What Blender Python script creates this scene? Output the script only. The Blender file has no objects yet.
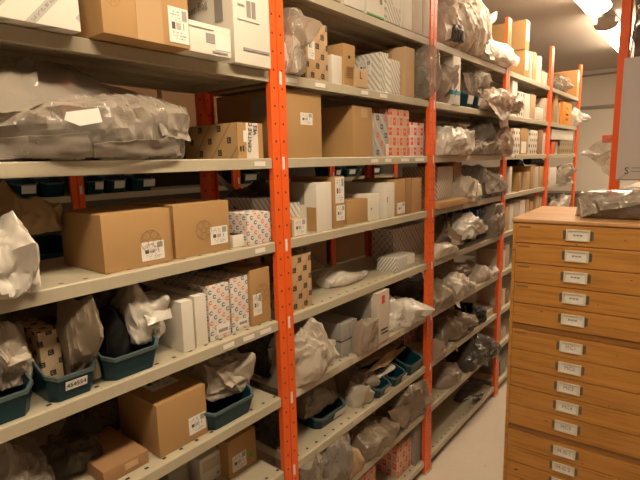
# warehouse aisle: orange shelving rack, plan chest, ceiling lights
LAMP, EXPO, REARK, NEARK = 30.0, 0.0, .02, 1.4
import bpy, bmesh, math, random
from mathutils import Vector, Matrix, noise

scene = bpy.context.scene
COL = scene.collection
PI = math.pi
FLOOR = 1.565                     # eye height above the floor, metres

# ------------------------------------------------------------------ camera
F_PX, PITCH, ROLL, YAW = 483.086, 0.1616, -0.0238, 0.6805
CAM = Vector((1.0013, -0.0567, FLOOR))
_F = Vector((-math.sin(YAW)*math.cos(PITCH), math.cos(YAW)*math.cos(PITCH), -math.sin(PITCH)))
_R = Vector((math.cos(YAW), math.sin(YAW), 0))
_U = _R.cross(_F)
R2 = _R*math.cos(ROLL) + _U*math.sin(ROLL)
U2 = _U*math.cos(ROLL) - _R*math.sin(ROLL)
cam = bpy.data.cameras.new('camera')
cam.sensor_width = 36; cam.lens = F_PX/640*36; cam.clip_start = .02
cam_o = bpy.data.objects.new('camera', cam); COL.objects.link(cam_o)
m = Matrix((R2, U2, -_F)).transposed().to_4x4(); m.translation = CAM
cam_o.matrix_world = m
scene.camera = cam_o

def ray(x, y): return _F + R2*(x-320)/F_PX - U2*(y-240)/F_PX
def onX(x, y, X): d = ray(x, y); return CAM + d*((X-CAM.x)/d.x)
def onY(x, y, Y): d = ray(x, y); return CAM + d*((Y-CAM.y)/d.y)
def onZ(x, y, Z): d = ray(x, y); return CAM + d*((Z-CAM.z)/d.z)
def proj(p):
    d = Vector(p)-CAM; z = d.dot(_F)
    return 320+F_PX*d.dot(R2)/z, 240-F_PX*d.dot(U2)/z
def y_at(px, X, Z):               # Y on the line (X, *, Z) seen at column px
    a, b = -.02, 9.0
    for _ in range(50):
        c = (a+b)/2
        if (Vector((X, c, Z))-CAM).dot(_F) < .05 or proj((X, c, Z))[0] < px: a = c
        else: b = c
    return (a+b)/2
TOPS = {'Z': 9.9, 'A': 'Z', 'B': 'A', 'C': 'B', 'D': 'C', 'E': 'D', 'F': 'E', 'G': 'F', 'H': 'G'}
def roof(lvl):                    # underside of the shelf above
    t = TOPS[lvl]; return t if t == 9.9 else LV[t]-.031
def bay_of(a, b): n = math.floor((a+b)/2); return n+.037, n+.963
def z_at(py, X, Y):
    a, b = 0.0, 3.0
    for _ in range(50):
        c = (a+b)/2
        if proj((X, Y, c))[1] > py: a = c
        else: b = c
    return (a+b)/2

# ------------------------------------------------------------------ objects
def link(name, me, mat=None, parent=None, loc=(0, 0, 0), rz=0):
    o = bpy.data.objects.new(name, me); COL.objects.link(o)
    if mat is not None and me is not None: me.materials.append(mat)
    o.location = loc; o.rotation_euler = (0, 0, rz)
    if parent is not None: o.parent = parent
    return o
def tag(o, label, cat, group=None, kind=None):
    o['label'] = label; o['category'] = cat
    if group: o['group'] = group
    if kind: o['kind'] = kind
    return o
def thing(name, label, cat, loc, rz=0, group=None):
    return tag(link(name, None, None, None, loc, rz), label, cat, group)
def mesh(bm, name, smooth=None):
    me = bpy.data.meshes.new(name)
    bmesh.ops.recalc_face_normals(bm, faces=bm.faces)
    bm.to_mesh(me); bm.free()
    if smooth is not None:
        for p in me.polygons: p.use_smooth = True
        me.set_sharp_from_angle(angle=math.radians(smooth))
    return me
def struct(name, bm, mat):
    o = link(name, mesh(bm, name), mat); o['kind'] = 'structure'; return o

def add_box(bm, x0, x1, y0, y1, z0, z1, bevel=0):
    """box with UVs in metres on every face"""
    uvl = bm.loops.layers.uv.verify()
    v = [bm.verts.new((x, y, z)) for x in (x0, x1) for y in (y0, y1) for z in (z0, z1)]
    fs = []
    for idx, ax in (((4, 6, 7, 5), 'x'), ((0, 1, 3, 2), 'x'), ((0, 4, 5, 1), 'y'), ((2, 3, 7, 6), 'y'), ((1, 5, 7, 3), 'z'), ((0, 2, 6, 4), 'z')):
        f = bm.faces.new([v[i] for i in idx]); fs.append(f)
        for l in f.loops:
            c = l.vert.co
            l[uvl].uv = (c.y, c.z) if ax == 'x' else (c.x, c.z) if ax == 'y' else (c.y, c.x)
    if bevel:
        es = list({e for f in fs for e in f.edges})
        bmesh.ops.bevel(bm, geom=es, offset=bevel, segments=2, affect='EDGES', profile=.6)
def box_mesh(name, x0, x1, y0, y1, z0, z1, bevel=0):
    bm = bmesh.new(); add_box(bm, x0, x1, y0, y1, z0, z1, bevel); return mesh(bm, name)
def add_prism(bm, prof, a0, a1, axis='y'):
    """closed profile (list of 2-tuples) extruded along an axis"""
    def P(p, a): return {'y': (p[0], a, p[1]), 'z': (p[0], p[1], a), 'x': (a, p[0], p[1])}[axis]
    A = [bm.verts.new(P(p, a0)) for p in prof]; B = [bm.verts.new(P(p, a1)) for p in prof]
    n = len(prof)
    for i in range(n): bm.faces.new((A[i], A[(i+1) % n], B[(i+1) % n], B[i]))
    bm.faces.new(A[::-1]); bm.faces.new(B)
def add_tube(bm, pts, r, n=10, closed=False):
    pts = [Vector(p) for p in pts]; rings = []
    for i, p in enumerate(pts):
        a = pts[max(i-1, 0)]; b = pts[min(i+1, len(pts)-1)]
        t = (b-a).normalized(); s = t.orthogonal().normalized()
        if rings: s = (prev - t*prev.dot(t)).normalized()
        prev = s; q = t.cross(s)
        rr = r[i] if isinstance(r, (list, tuple)) else r
        rings.append([bm.verts.new(p + s*math.cos(2*PI*k/n)*rr + q*math.sin(2*PI*k/n)*rr) for k in range(n)])
    for A, B in zip(rings, rings[1:]):
        for k in range(n): bm.faces.new((A[k], A[(k+1) % n], B[(k+1) % n], B[k]))
    bm.faces.new(rings[0][::-1]); bm.faces.new(rings[-1])

# ------------------------------------------------------------------ node maths
class E:
    def __init__(s, nt, k): s.nt, s.k = nt, k
    def _m(s, op, *a):
        n = s.nt.nodes.new('ShaderNodeMath'); n.operation = op
        for i, v in enumerate((s,)+a):
            if isinstance(v, E): s.nt.links.new(v.k, n.inputs[i])
            else: n.inputs[i].default_value = v
        return E(s.nt, n.outputs[0])
    def __add__(s, o): return s._m('ADD', o)
    def __sub__(s, o): return s._m('SUBTRACT', o)
    def __mul__(s, o): return s._m('MULTIPLY', o)
    def __truediv__(s, o): return s._m('DIVIDE', o)
    def lt(s, o): return s._m('LESS_THAN', o)
    def gt(s, o): return s._m('GREATER_THAN', o)
    def fr(s): return s._m('FRACT')
    def fl(s): return s._m('FLOOR')
    def ab(s): return s._m('ABSOLUTE')
    def mx(s, o): return s._m('MAXIMUM', o)
    def mod(s, o): return s._m('FLOORED_MODULO', o)
    def inv(s): return s*-1+1
    def btw(s, a, b): return s.gt(a)*s.lt(b)
MATS = {}
def new_mat(name, rough=.6, metal=0, spec=.4):
    m = bpy.data.materials.new(name); m.use_nodes = True; nt = m.node_tree
    b = nt.nodes['Principled BSDF']
    b.inputs['Roughness'].default_value = rough; b.inputs['Metallic'].default_value = metal
    b.inputs['Specular IOR Level'].default_value = spec
    MATS[name] = m
    return m, nt, b
def coord(nt, kind, scale=None):
    t = nt.nodes.new('ShaderNodeTexCoord'); k = t.outputs[kind]
    if scale:
        mp = nt.nodes.new('ShaderNodeMapping'); mp.inputs['Scale'].default_value = scale
        nt.links.new(k, mp.inputs['Vector']); k = mp.outputs[0]
    return k
def sep(nt, k):
    s = nt.nodes.new('ShaderNodeSeparateXYZ'); nt.links.new(k, s.inputs[0])
    return [E(nt, s.outputs[i]) for i in range(3)]
def noise_n(nt, k, scale, detail=3, rough=.5):
    n = nt.nodes.new('ShaderNodeTexNoise'); n.inputs['Scale'].default_value = scale
    n.inputs['Detail'].default_value = detail; n.inputs['Roughness'].default_value = rough
    nt.links.new(k, n.inputs['Vector']); return E(nt, n.outputs['Fac'])
def mix(nt, fac, a, b):
    n = nt.nodes.new('ShaderNodeMixRGB')
    for i, v in ((0, fac), (1, a), (2, b)):
        if isinstance(v, E): nt.links.new(v.k, n.inputs[i])
        elif isinstance(v, (tuple, list)): n.inputs[i].default_value = (*v[:3], 1)
        elif isinstance(v, (int, float)): n.inputs[i].default_value = v
        else: nt.links.new(v, n.inputs[i])
    return n.outputs[0]
def bump(nt, b, h, strength=.3, dist=.003):
    n = nt.nodes.new('ShaderNodeBump'); n.inputs['Strength'].default_value = strength; n.inputs['Distance'].default_value = dist
    nt.links.new(h.k, n.inputs['Height']); nt.links.new(n.outputs[0], b.inputs['Normal'])
def plain(name, col, rough=.6, metal=0, var=.12, scale=9, bmp=0, spec=.4):
    m, nt, b = new_mat(name, rough, metal, spec)
    k = coord(nt, 'Object'); n = noise_n(nt, k, scale, 4)
    lo = tuple(c*(1-var) for c in col); hi = tuple(min(1, c*(1+var)) for c in col)
    nt.links.new(mix(nt, n, lo, hi), b.inputs['Base Color'])
    if bmp: bump(nt, b, noise_n(nt, k, scale*6, 3), bmp)
    return m
def pattern(name, base, marks, rough=.65, var=.08):
    """printed carton: marks = function(nt, u, v) -> list of (mask, colour), u and v in metres"""
    m, nt, b = new_mat(name, rough)
    u, v, _ = sep(nt, coord(nt, 'UV')); n = noise_n(nt, coord(nt, 'Object'), 9, 4)
    c = mix(nt, n, tuple(x*(1-var) for x in base), tuple(min(1, x*(1+var)) for x in base))
    for mask, col in marks(nt, u, v): c = mix(nt, mask, c, col)
    nt.links.new(c, b.inputs['Base Color'])
    return m

CARD = (.44, .265, .112); WHITE = (.74, .70, .62)
plain('cardboard', CARD, .75, var=.07, scale=6)
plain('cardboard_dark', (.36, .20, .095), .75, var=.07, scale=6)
plain('cardboard_pale', (.55, .38, .22), .75, var=.07, scale=6)
plain('cardboard_orange', (.62, .33, .13), .7, var=.06)
plain('white_card', WHITE, .65, var=.04)
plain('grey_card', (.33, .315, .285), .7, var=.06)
plain('beige_card', (.58, .50, .41), .7, var=.06)
plain('orange_card', (.85, .30, .03), .55, var=.05)
plain('red_card', (.72, .12, .05), .6, var=.05)
plain('print_shade_black', (.03, .028, .025), .7)
plain('print_grey', (.30, .28, .26), .7)
plain('print_brown', (.23, .13, .06), .7)
plain('print_red', (.70, .08, .05), .7)
plain('paper_white', (.80, .77, .72), .7, var=.03)
plain('clear_tape', (.50, .33, .18), .25, var=.05)
plain('white_tape', (.72, .68, .62), .35, var=.04)
plain('brown_tape', (.40, .23, .10), .28, var=.05)
plain('blue_tape', (.02, .30, .42), .35, var=.05)
plain('green_sticker', (.06, .45, .10), .6, var=.02)
plain('post_orange', (.86, .125, .018), .42, var=.06, scale=5)
plain('teal_plastic', (.0025, .036, .053), .34, var=.08, spec=.3)
plain('bin_rim', (.07, .105, .105), .55, var=.2, scale=30)
plain('black_rubber', (.012, .012, .012), .5, var=.2)
plain('dark_part', (.05, .046, .042), .45, var=.35, scale=14, bmp=.3)
plain('grey_part', (.20, .185, .165), .5, var=.3, scale=14, bmp=.2)
plain('beige_part', (.42, .34, .25), .6, var=.2, scale=14, bmp=.2)
plain('kraft_paper', (.40, .27, .155), .8, var=.12, scale=10, bmp=.25)
plain('zinc', (.45, .43, .38), .38, .85, var=.12, scale=40)
plain('zinc_dark', (.20, .17, .12), .4, .7, var=.2, scale=40)
plain('holder_metal', (.72, .66, .52), .32, .15, var=.1, scale=40)
plain('wall_side', (.34, .30, .26), .85, var=.03, scale=2)
plain('wall_paint', (.84, .76, .67), .85, var=.03, scale=2, bmp=.05)
plain('shade_dark_wall', (.10, .08, .06), .9, var=.1, scale=2)  # left wall colour darkened to carry the shade behind the rack
plain('wall_dado', (.21, .19, .165), .8, var=.05, scale=2)
plain('ceiling_paint', (.58, .51, .45), .9, var=.05, scale=1.2)
plain('trim_paint', (.36, .31, .26), .6, var=.04)
plain('poster_sheet', (.60, .57, .58), .5, var=.03, scale=3)
plain('lamp_body', (.55, .53, .50), .4, var=.04)

# shelf sheet metal with a row of small holes behind the front edge
m, nt, b = new_mat('shelf_metal', .42, .0, .5)
k = coord(nt, 'Object'); x, y, z = sep(nt, k)
hole = ((x+.022).ab().lt(.0042))*((y.mod(.05)-.025).ab().lt(.0052))*z.gt(-.0005)
n = noise_n(nt, k, 7, 4, .6); st = noise_n(nt, coord(nt, 'Object', (2, 26, 2)), 4, 3)
c = mix(nt, n*.6+st*.4, (.40, .355, .255), (.54, .485, .365))
nt.links.new(mix(nt, hole, c, (.02, .018, .015)), b.inputs['Base Color'])

# perforated uprights: two columns of holes every 50 mm
m, nt, b = new_mat('post_perforated', .4, 0, .5)
k = coord(nt, 'Object'); x, y, z = sep(nt, k)
dy = y.ab()-.0165; dz = z.mod(.05)-.025
hole = ((dy*dy+dz*dz).lt(.0034**2))
n = noise_n(nt, k, 5, 4)
c = mix(nt, n, (.80, .112, .016), (.93, .145, .022))
nt.links.new(mix(nt, hole, c, (.07, .014, .006)), b.inputs['Base Color'])

# printed cartons
def stripes(p, w, ang, col, extra=None):
    ca, sa = math.cos(ang), math.sin(ang)
    def f(nt, u, v):
        r = [(((u*ca+v*sa)/p).fr().lt(w), col)]
        return r + (extra(nt, u, v) if extra else [])
    return f
GREYINK = (.33, .325, .31)
pattern('striped_card', WHITE, stripes(.0165, .36, math.radians(38), (.42, .41, .385)))
pattern('fine_striped_card', WHITE, stripes(.012, .42, math.radians(-38), GREYINK))
def dashed(nt, u, v):
    a = math.radians(-42); s = u*math.cos(a)+v*math.sin(a); t = v*math.cos(a)-u*math.sin(a)
    brk = noise_n(nt, coord(nt, 'UV', (60, 60, 60)), 3, 2)
    return [((s/.052).fr().lt(.27)*((t/.13+(s/.052).fl()*.4).fr().lt(.78)), (.48, .46, .43)),
            ((s/.052).fr().btw(.08, .19)*((t/.13+(s/.052).fl()*.4).fr().btw(.06, .72))*brk.gt(.5), (.30, .29, .28))]
pattern('banded_card', WHITE, dashed)
def cells(u, v, p, q, stag=True):
    row = (v/q).fl(); uu = u/p + (row.mod(2)*.5 if stag else 0)
    return (uu.fr()-.5)*p, ((v/q).fr()-.5)*q, uu.fl(), row
def squares(p, q, s, ink, lines=None):
    def f(nt, u, v):
        a, c, i, j = cells(u, v, p, q)
        sq = a.ab().lt(s)*c.ab().lt(s)
        core = ((a*a+c*c).lt((s*.62)**2))*((a*a+c*c).gt((s*.3)**2))
        r = []
        if lines: r.append(((((u-v*.9)/(p*1.0)).fr()).lt(.10), lines))
        return r + [(sq, ink), (core*(a.gt(s*.25)*c.gt(-s*.2)).inv(), tuple(min(1, x*1+.17) for x in ink))]
    return f
pattern('black_square_card', (.52, .345, .185), squares(.052, .030, .0085, (.045, .03, .02), (.40, .25, .12)))
pattern('sparse_black_square_card', (.49, .315, .15), squares(.085, .034, .0085, (.045, .03, .02), (.37, .22, .10)))
pattern('pale_black_square_card', (.60, .45, .29), squares(.040, .023, .0062, (.05, .035, .025), (.50, .36, .22)))
def logos(p, q, r, blue=(.07, .09, .22), red=(.75, .13, .08), band=None, square=False):
    def f(nt, u, v):
        a, c, i, j = cells(u, v, p, q)
        d = a*a+c*c
        g = d.lt(r*r)*d.gt((r*.5)**2)*((a.gt(r*.2))*(c.ab().lt(r*.3))).inv()
        if square: g = a.ab().lt(r)*c.ab().lt(r)*(a.ab().lt(r*.45)*c.ab().lt(r*.4)).inv()
        odd = (i+j*.5).fl().mod(2)
        o = []
        if band: o.append(((((u+v*.8)/(p*.9)).fr()).lt(.3), band))
        return o + [(g*odd, blue), (g*odd.inv(), red)]
    return f
pattern('logo_card', (.72, .68, .61), logos(.029, .0145, .0060))
pattern('grey_logo_card', (.40, .38, .34), logos(.06, .033, .0095, band=(.52, .49, .43), square=True))
pattern('small_logo_card', (.74, .69, .62), logos(.030, .0165, .0072, (.13, .14, .22), (.6, .2, .15)))
def reds(p, q, red, pale):
    def f(nt, u, v):
        a, c, i, j = cells(u, v, p, q, False)
        inb = a.ab().lt(p*.37)*c.ab().lt(q*.38)
        odd = (i+j).mod(2)
        mark = (a.ab().lt(p*.17))*((c-a.ab()*.8).ab().lt(q*.12))
        hat = ((v/.0035).fr().lt(.55))
        return [(inb*odd, red), (inb*odd*mark, pale), (inb*odd.inv()*hat, tuple((x+y)/2 for x, y in zip(red, pale)))]
    return f
pattern('red_square_card', (.68, .50, .36), reds(.028, .040, (.72, .10, .07), (.66, .44, .32)))
pattern('red_square_white_card', (.76, .68, .60), reds(.030, .042, (.78, .08, .08), (.76, .62, .55)))
def dots(p, r, ink):
    def f(nt, u, v):
        a, c, i, j = cells(u, v, p, p*.8)
        return [((a*a+c*c).lt(r*r), ink)]
    return f
pattern('dotted_card', (.72, .68, .6), dots(.05, .011, (.12, .11, .10)))
pattern('brown_spot_card', (.36, .28, .18), dots(.07, .016, (.12, .08, .04)))
pattern('corrugated', (.33, .31, .285), stripes(.008, .5, PI/2, (.20, .19, .175)))
pattern('blue_print_card', (.03, .10, .30), stripes(.05, .3, .2, (.45, .5, .6), lambda nt, u, v: [((u/.013).fr().lt(.5), (.03, .10, .30))]))

# shipping label: UV 0..1
m, nt, b = new_mat('label_print', .6)
u, v, _ = sep(nt, coord(nt, 'UV'))
wn = nt.nodes.new('ShaderNodeTexWhiteNoise'); wn.noise_dimensions = '1D'
nt.links.new((u*34).fl().k, wn.inputs['W']); bars = E(nt, wn.outputs['Value']).gt(.48)
wt = nt.nodes.new('ShaderNodeTexWhiteNoise'); wt.noise_dimensions = '2D'
cb = nt.nodes.new('ShaderNodeCombineXYZ'); nt.links.new((u*26).fl().k, cb.inputs[0]); nt.links.new((v*12).fl().k, cb.inputs[1])
nt.links.new(cb.outputs[0], wt.inputs['Vector']); wrd = E(nt, wt.outputs['Value']).gt(.52)
line = (v*12).fr().btw(.25, .72)
ink = bars*v.btw(.38, .58)*u.btw(.12, .78)
ink2 = wrd*line*(v.btw(.62, .92)*u.btw(.08, .6)).mx(v.btw(.08, .33)*u.btw(.2, .85))
blk = u.btw(.68, .94)*v.btw(.64, .94)
c = mix(nt, ink, (.78, .75, .70), (.10, .09, .09)); c = mix(nt, ink2, c, (.32, .30, .29)); c = mix(nt, blk, c, (.34, .33, .33))
nt.links.new(c, b.inputs['Base Color'])

# wood
def wood(name, lo, mid, hi, ax):
    m, nt, b = new_mat(name, .42, 0, .4)
    sc = {'x': (1.4, 9, 26), 'y': (14, 1.2, 14)}[ax]
    k = coord(nt, 'Object', sc)
    oi = nt.nodes.new('ShaderNodeObjectInfo')
    ad = nt.nodes.new('ShaderNodeVectorMath'); ad.operation = 'ADD'
    cbn = nt.nodes.new('ShaderNodeCombineXYZ'); nt.links.new((E(nt, oi.outputs['Random'])*37).k, cbn.inputs[0]); nt.links.new((E(nt, oi.outputs['Random'])*91).k, cbn.inputs[2])
    nt.links.new(k, ad.inputs[0]); nt.links.new(cbn.outputs[0], ad.inputs[1])
    g = noise_n(nt, ad.outputs[0], 2.2, 6, .6); g2 = noise_n(nt, ad.outputs[0], 9, 4, .6)
    r = nt.nodes.new('ShaderNodeValToRGB'); e = r.color_ramp.elements
    e[0].position = .3; e[0].color = (*lo, 1); e[1].position = .72; e[1].color = (*hi, 1)
    w = e.new(.5); w.color = (*mid, 1)
    nt.links.new((g*.75+g2*.25).k, r.inputs[0])
    kn = noise_n(nt, coord(nt, 'Object', (9, 9, 16)), 3.1, 2)
    c = mix(nt, kn.gt(.73), r.outputs[0], tuple(x*.55 for x in lo))
    nt.links.new(c, b.inputs['Base Color']); bump(nt, b, g2, .12, .001)
wood('wood_drawer', (.30, .125, .022), (.50, .232, .050), (.62, .30, .075), 'x')
wood('wood_top', (.42, .21, .075), (.55, .30, .12), (.63, .36, .16), 'x')
wood('wood_frame', (.20, .085, .02), (.30, .14, .04), (.38, .18, .05), 'x')

# floor: pale scuffed vinyl
m, nt, b = new_mat('floor_vinyl', .5, 0, .4)
k = coord(nt, 'Object'); n = noise_n(nt, k, 3.5, 5, .6); n2 = noise_n(nt, k, 34, 3)
c = mix(nt, n*.7+n2*.3, (.50, .425, .345), (.66, .575, .48))
nt.links.new(mix(nt, n2.gt(.70), c, (.42, .34, .27)), b.inputs['Base Color'])

# plastic films
def film(name, col, clear, rough=.2, var=.25, bs=.6):
    m, nt, b = new_mat(name, rough, 0, .5)
    k = coord(nt, 'Object'); n = noise_n(nt, k, 14, 4, .6)
    cr = nt.nodes.new('ShaderNodeTexNoise'); cr.noise_type = 'RIDGED_MULTIFRACTAL'
    cr.inputs['Scale'].default_value = 24; cr.inputs['Detail'].default_value = 5; cr.inputs['Distortion'].default_value = 1.4
    nt.links.new(coord(nt, 'Object', (1.0, .38, .8)), cr.inputs['Vector']); w = E(nt, cr.outputs['Fac'])
    nt.links.new(mix(nt, n, tuple(c*(1-var) for c in col), tuple(min(1, c*(1+var)) for c in col)), b.inputs['Base Color'])
    bump(nt, b, w*.7+n*.3, bs, .007)
    tr = nt.nodes.new('ShaderNodeBsdfTransparent'); tr.inputs[0].default_value = (.95, .93, .90, 1)
    lw = nt.nodes.new('ShaderNodeLayerWeight'); lw.inputs[0].default_value = .35
    fc = (n*.5+(clear-.25))*(E(nt, lw.outputs['Facing'])*-.8+1)
    mx = nt.nodes.new('ShaderNodeMixShader')
    nt.links.new(fc._m('MAXIMUM', 0.0).k, mx.inputs[0])
    nt.links.new(b.outputs[0], mx.inputs[1]); nt.links.new(tr.outputs[0], mx.inputs[2])
    nt.links.new(mx.outputs[0], nt.nodes['Material Output'].inputs['Surface'])
film('film_clear', (.46, .40, .33), .64, .17)
film('film_milky', (.62, .545, .45), .26, .3)
film('film_white', (.70, .655, .58), .14, .25, .15)
film('film_grey', (.36, .32, .27), .48, .16)
film('film_brown', (.30, .235, .165), .36, .25)
film('film_pink', (.44, .345, .275), .38, .25)
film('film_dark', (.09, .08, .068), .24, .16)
film('film_sheer', (.5, .46, .41), .86, .12)
film('film_pale', (.68, .58, .48), .30, .5, .14, .3)
M = MATS

# ------------------------------------------------------------------ levels
LV = {k: v+FLOOR for k, v in dict(Z=.5135, A=.2555, B=.0123, C=-.2352, D=-.4813, E=-.7343, F=-.9899, G=-1.228, H=-1.492).items()}
DEPTH = .335

# ------------------------------------------------------------------ decals
def face_basis(face, d, w, h):
    """origin, right, up, normal and size of one face of a carton (base centred at 0)"""
    if face == 'F': return Vector((d/2, -w/2, 0)), Vector((0, 1, 0)), Vector((0, 0, 1)), w, h
    if face == 'S': return Vector((-d/2, -w/2, 0)), Vector((1, 0, 0)), Vector((0, 0, 1)), d, h
    return Vector((d/2, -w/2, h)), Vector((0, 1, 0)), Vector((-1, 0, 0)), w, d
def slab(name, parent, o, r, u, a, c, mat, th=.0012):
    n = r.cross(u); bm = bmesh.new(); uvl = bm.loops.layers.uv.verify()
    A = [bm.verts.new(o + r*p*a + u*q*c + n*th) for p, q in ((0, 0), (1, 0), (1, 1), (0, 1))]
    B = [bm.verts.new(v.co - n*th*.9) for v in A]
    f = bm.faces.new(A)
    for l, t in zip(f.loops, ((0, 0), (1, 0), (1, 1), (0, 1))): l[uvl].uv = t
    for i in range(4):
        g = bm.faces.new((A[i], B[i], B[(i+1) % 4], A[(i+1) % 4]))
        for l in g.loops: l[uvl].uv = (.02, .02)
    g = bm.faces.new(B[::-1])
    me = bpy.data.meshes.new(name); bm.to_mesh(me); bm.free()
    return link(name, me, mat, parent)
def lettering(parent, s, o, r, u, size, mat, name='lettering', align='CENTER'):
    cu = bpy.data.curves.new('t', 'FONT'); cu.body = s; cu.size = size; cu.extrude = .0004
    cu.align_x = align; cu.align_y = 'CENTER'; cu.resolution_u = 2
    t = bpy.data.objects.new('t', cu); COL.objects.link(t)
    bpy.context.view_layer.update()
    me = bpy.data.meshes.new_from_object(t.evaluated_get(bpy.context.evaluated_depsgraph_get()))
    bpy.data.objects.remove(t); bpy.data.curves.remove(cu)
    n = r.cross(u); mt = Matrix((r, u, n)).transposed().to_4x4(); mt.translation = o + n*.0012
    me.transform(mt); me.name = name
    me.materials.clear()
    return link(name, me, mat, parent)
def ring_mark(parent, o, r, u, rad, mat):
    n = r.cross(u); bm = bmesh.new()
    def seg(a, b, w):
        t = (b-a).normalized(); s = n.cross(t)*w
        bm.faces.new([bm.verts.new(p + n*.0012) for p in (a-s, b-s, b+s, a+s)])
    P = lambda ang, k: o + r*math.cos(ang)*rad*k + u*math.sin(ang)*rad*k
    for i in range(28): seg(P(2*PI*i/28, 1), P(2*PI*(i+1)/28, 1), rad*.022)
    for i in range(5):
        a = PI/2 + 2*PI*i/5; c = a + 2*PI/5
        seg(P(a, .36), P(c, .36), rad*.02); seg(P(a, .36), P(a, .68), rad*.02)
        seg(P(a, .68), P(a-.32, .97), rad*.02); seg(P(a, .68), P(a+.32, .97), rad*.02)
    me = bpy.data.meshes.new('printed_emblem'); bm.to_mesh(me); bm.free()
    return link('printed_emblem', me, mat, parent)
def disc(name, parent, o, r, u, rad, mat, n=20):
    nn = r.cross(u); bm = bmesh.new()
    bm.faces.new([bm.verts.new(o + r*math.cos(2*PI*i/n)*rad + u*math.sin(2*PI*i/n)*rad + nn*.0014) for i in range(n)])
    me = bpy.data.meshes.new(name); bm.to_mesh(me); bm.free()
    return link(name, me, mat, parent)
def decorate(root, d, w, h, decals):
    for qi, q in enumerate(decals):
        o, r, u, a, c = face_basis(q[1], d, w, h); k = q[0]; lift = .0009+.0004*qi; o = o + r.cross(u)*(.0004*qi)
        if k in ('lab', 'tape', 'bar', 'sheet'):
            u0, u1, v0, v1 = q[2:6]
            nm = {'lab': 'shipping_label', 'tape': 'packing_tape', 'bar': 'printed_or_shade_mark', 'sheet': 'printed_or_shade_panel'}[k]
            mt = M[q[6]] if len(q) > 6 else M[{'lab': 'label_print', 'tape': 'clear_tape', 'bar': 'print_shade_black', 'sheet': 'white_card'}[k]]
            slab(nm, root, o+r*a*u0+u*c*v0, r, u, a*(u1-u0), c*(v1-v0), mt, .0009)
        elif k == 'ring': ring_mark(root, o+r*a*q[2]+u*c*q[3], r, u, q[4], M['print_brown'])
        elif k == 'dot': disc('round_sticker', root, o+r*a*q[2]+u*c*q[3], r, u, q[4], M[q[5]])
        elif k == 'txt':
            an = math.radians(q[6]); rr = r*math.cos(an)+u*math.sin(an); uu = u*math.cos(an)-r*math.sin(an)
            lettering(root, q[5], o+r*a*q[2]+u*c*q[3], rr, uu, q[4], M[q[7]] if len(q) > 7 else M['print_shade_black'])

# ------------------------------------------------------------------ contact: soft things give way to what stands there already
from mathutils.bvhtree import BVHTree
OBST = []
def solid(me, at):
    v = [x.co+at for x in me.vertices]
    lo = Vector([min(p[i] for p in v)-.003 for i in range(3)]); hi = Vector([max(p[i] for p in v)+.003 for i in range(3)])
    OBST.append((BVHTree.FromPolygons(v, [tuple(p.vertices) for p in me.polygons]), lo, hi))
def give_way(bm, at, lim=None, zmin=None, reach=.16, gap=.0035):
    for v in bm.verts:
        for _ in range(4):
            p = v.co+at; hit = False
            for t, lo, hi in OBST:
                if lo.x < p.x < hi.x and lo.y < p.y < hi.y and lo.z < p.z < hi.z:
                    q, n, i, d = t.find_nearest(p)
                    if q is None: continue
                    s = (p-q).dot(n)
                    if s < gap*.8 and d < reach and (s < 0 or d < gap):
                        v.co = q + n*gap - at; p = v.co+at; hit = True
            if not hit: break
        if lim:
            p = v.co+at
            if p.x < .032:
                e = .0015*abs(noise.noise(p*40))
                p.x = max(p.x, -DEPTH+.006); p.y = min(max(p.y, lim[0]+e), lim[1]-e); p.z = max(min(p.z, lim[2]-e), zmin+e); v.co = p-at
# ------------------------------------------------------------------ cartons
def carton(lvl, x0, y0, x1, ytop, depth, mat, label, group=None, decals=(), flaps=False, cat='box', name='cardboard_box', z=None, rz=0, zoff=0, shrink=.0012, straddle=False):
    """a carton standing on a shelf: columns x0..x1 of its front foot, y0 = row of the left foot (or its distance from the shelf edge)"""
    zs = (LV[lvl] if z is None else z) + .0006 + zoff
    if abs(y0) < 3: xf = y0
    else: xf = max(-.30, min(.06, onZ(x0, y0, zs).x))
    a, b = y_at(x0, xf, zs), y_at(x1, xf, zs)
    h = ytop if ytop < 1 else z_at(ytop, xf, a) - zs
    lo, hi = bay_of(a, b)
    if not straddle: a = max(a, lo); b = min(b, hi)
    if z is None: h = min(h, roof(lvl)-zs-.002)
    w = b-a-2*shrink; d = min(depth, xf+DEPTH-.006)
    c = (xf-d/2, (a+b)/2, zs)
    bm = bmesh.new()
    bv = min(.0018, w*.06, h*.04)
    if flaps:
        t = .003
        add_box(bm, -d/2, d/2, -w/2, w/2, 0, h-t, bv)
        add_box(bm, -d/2+.001, -.0012, -w/2+.001, w/2-.001, h-t-.0005, h, .001)
        add_box(bm, .0012, d/2-.001, -w/2+.001, w/2-.001, h-t-.0005, h, .001)
    else: add_box(bm, -d/2, d/2, -w/2, w/2, 0, h, bv)
    me = mesh(bm, 'carton', 30)
    if decals or flaps:
        root = thing(name, label, cat, c, rz, group)
        link('carton', me, M[mat], root)
        if flaps:
            slab('packing_tape', root, Vector((.024, -w/2+.001, h)), Vector((0, 1, 0)), Vector((-1, 0, 0)), w-.002, .048, M['brown_tape'], .0007)
        decorate(root, d, w, h, decals)
    else:
        root = tag(link(name, me, M[mat], None, c, rz), label, cat, group)
    solid(me, Vector(c)); root['_d'] = (d, w, h)
    return root

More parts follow.
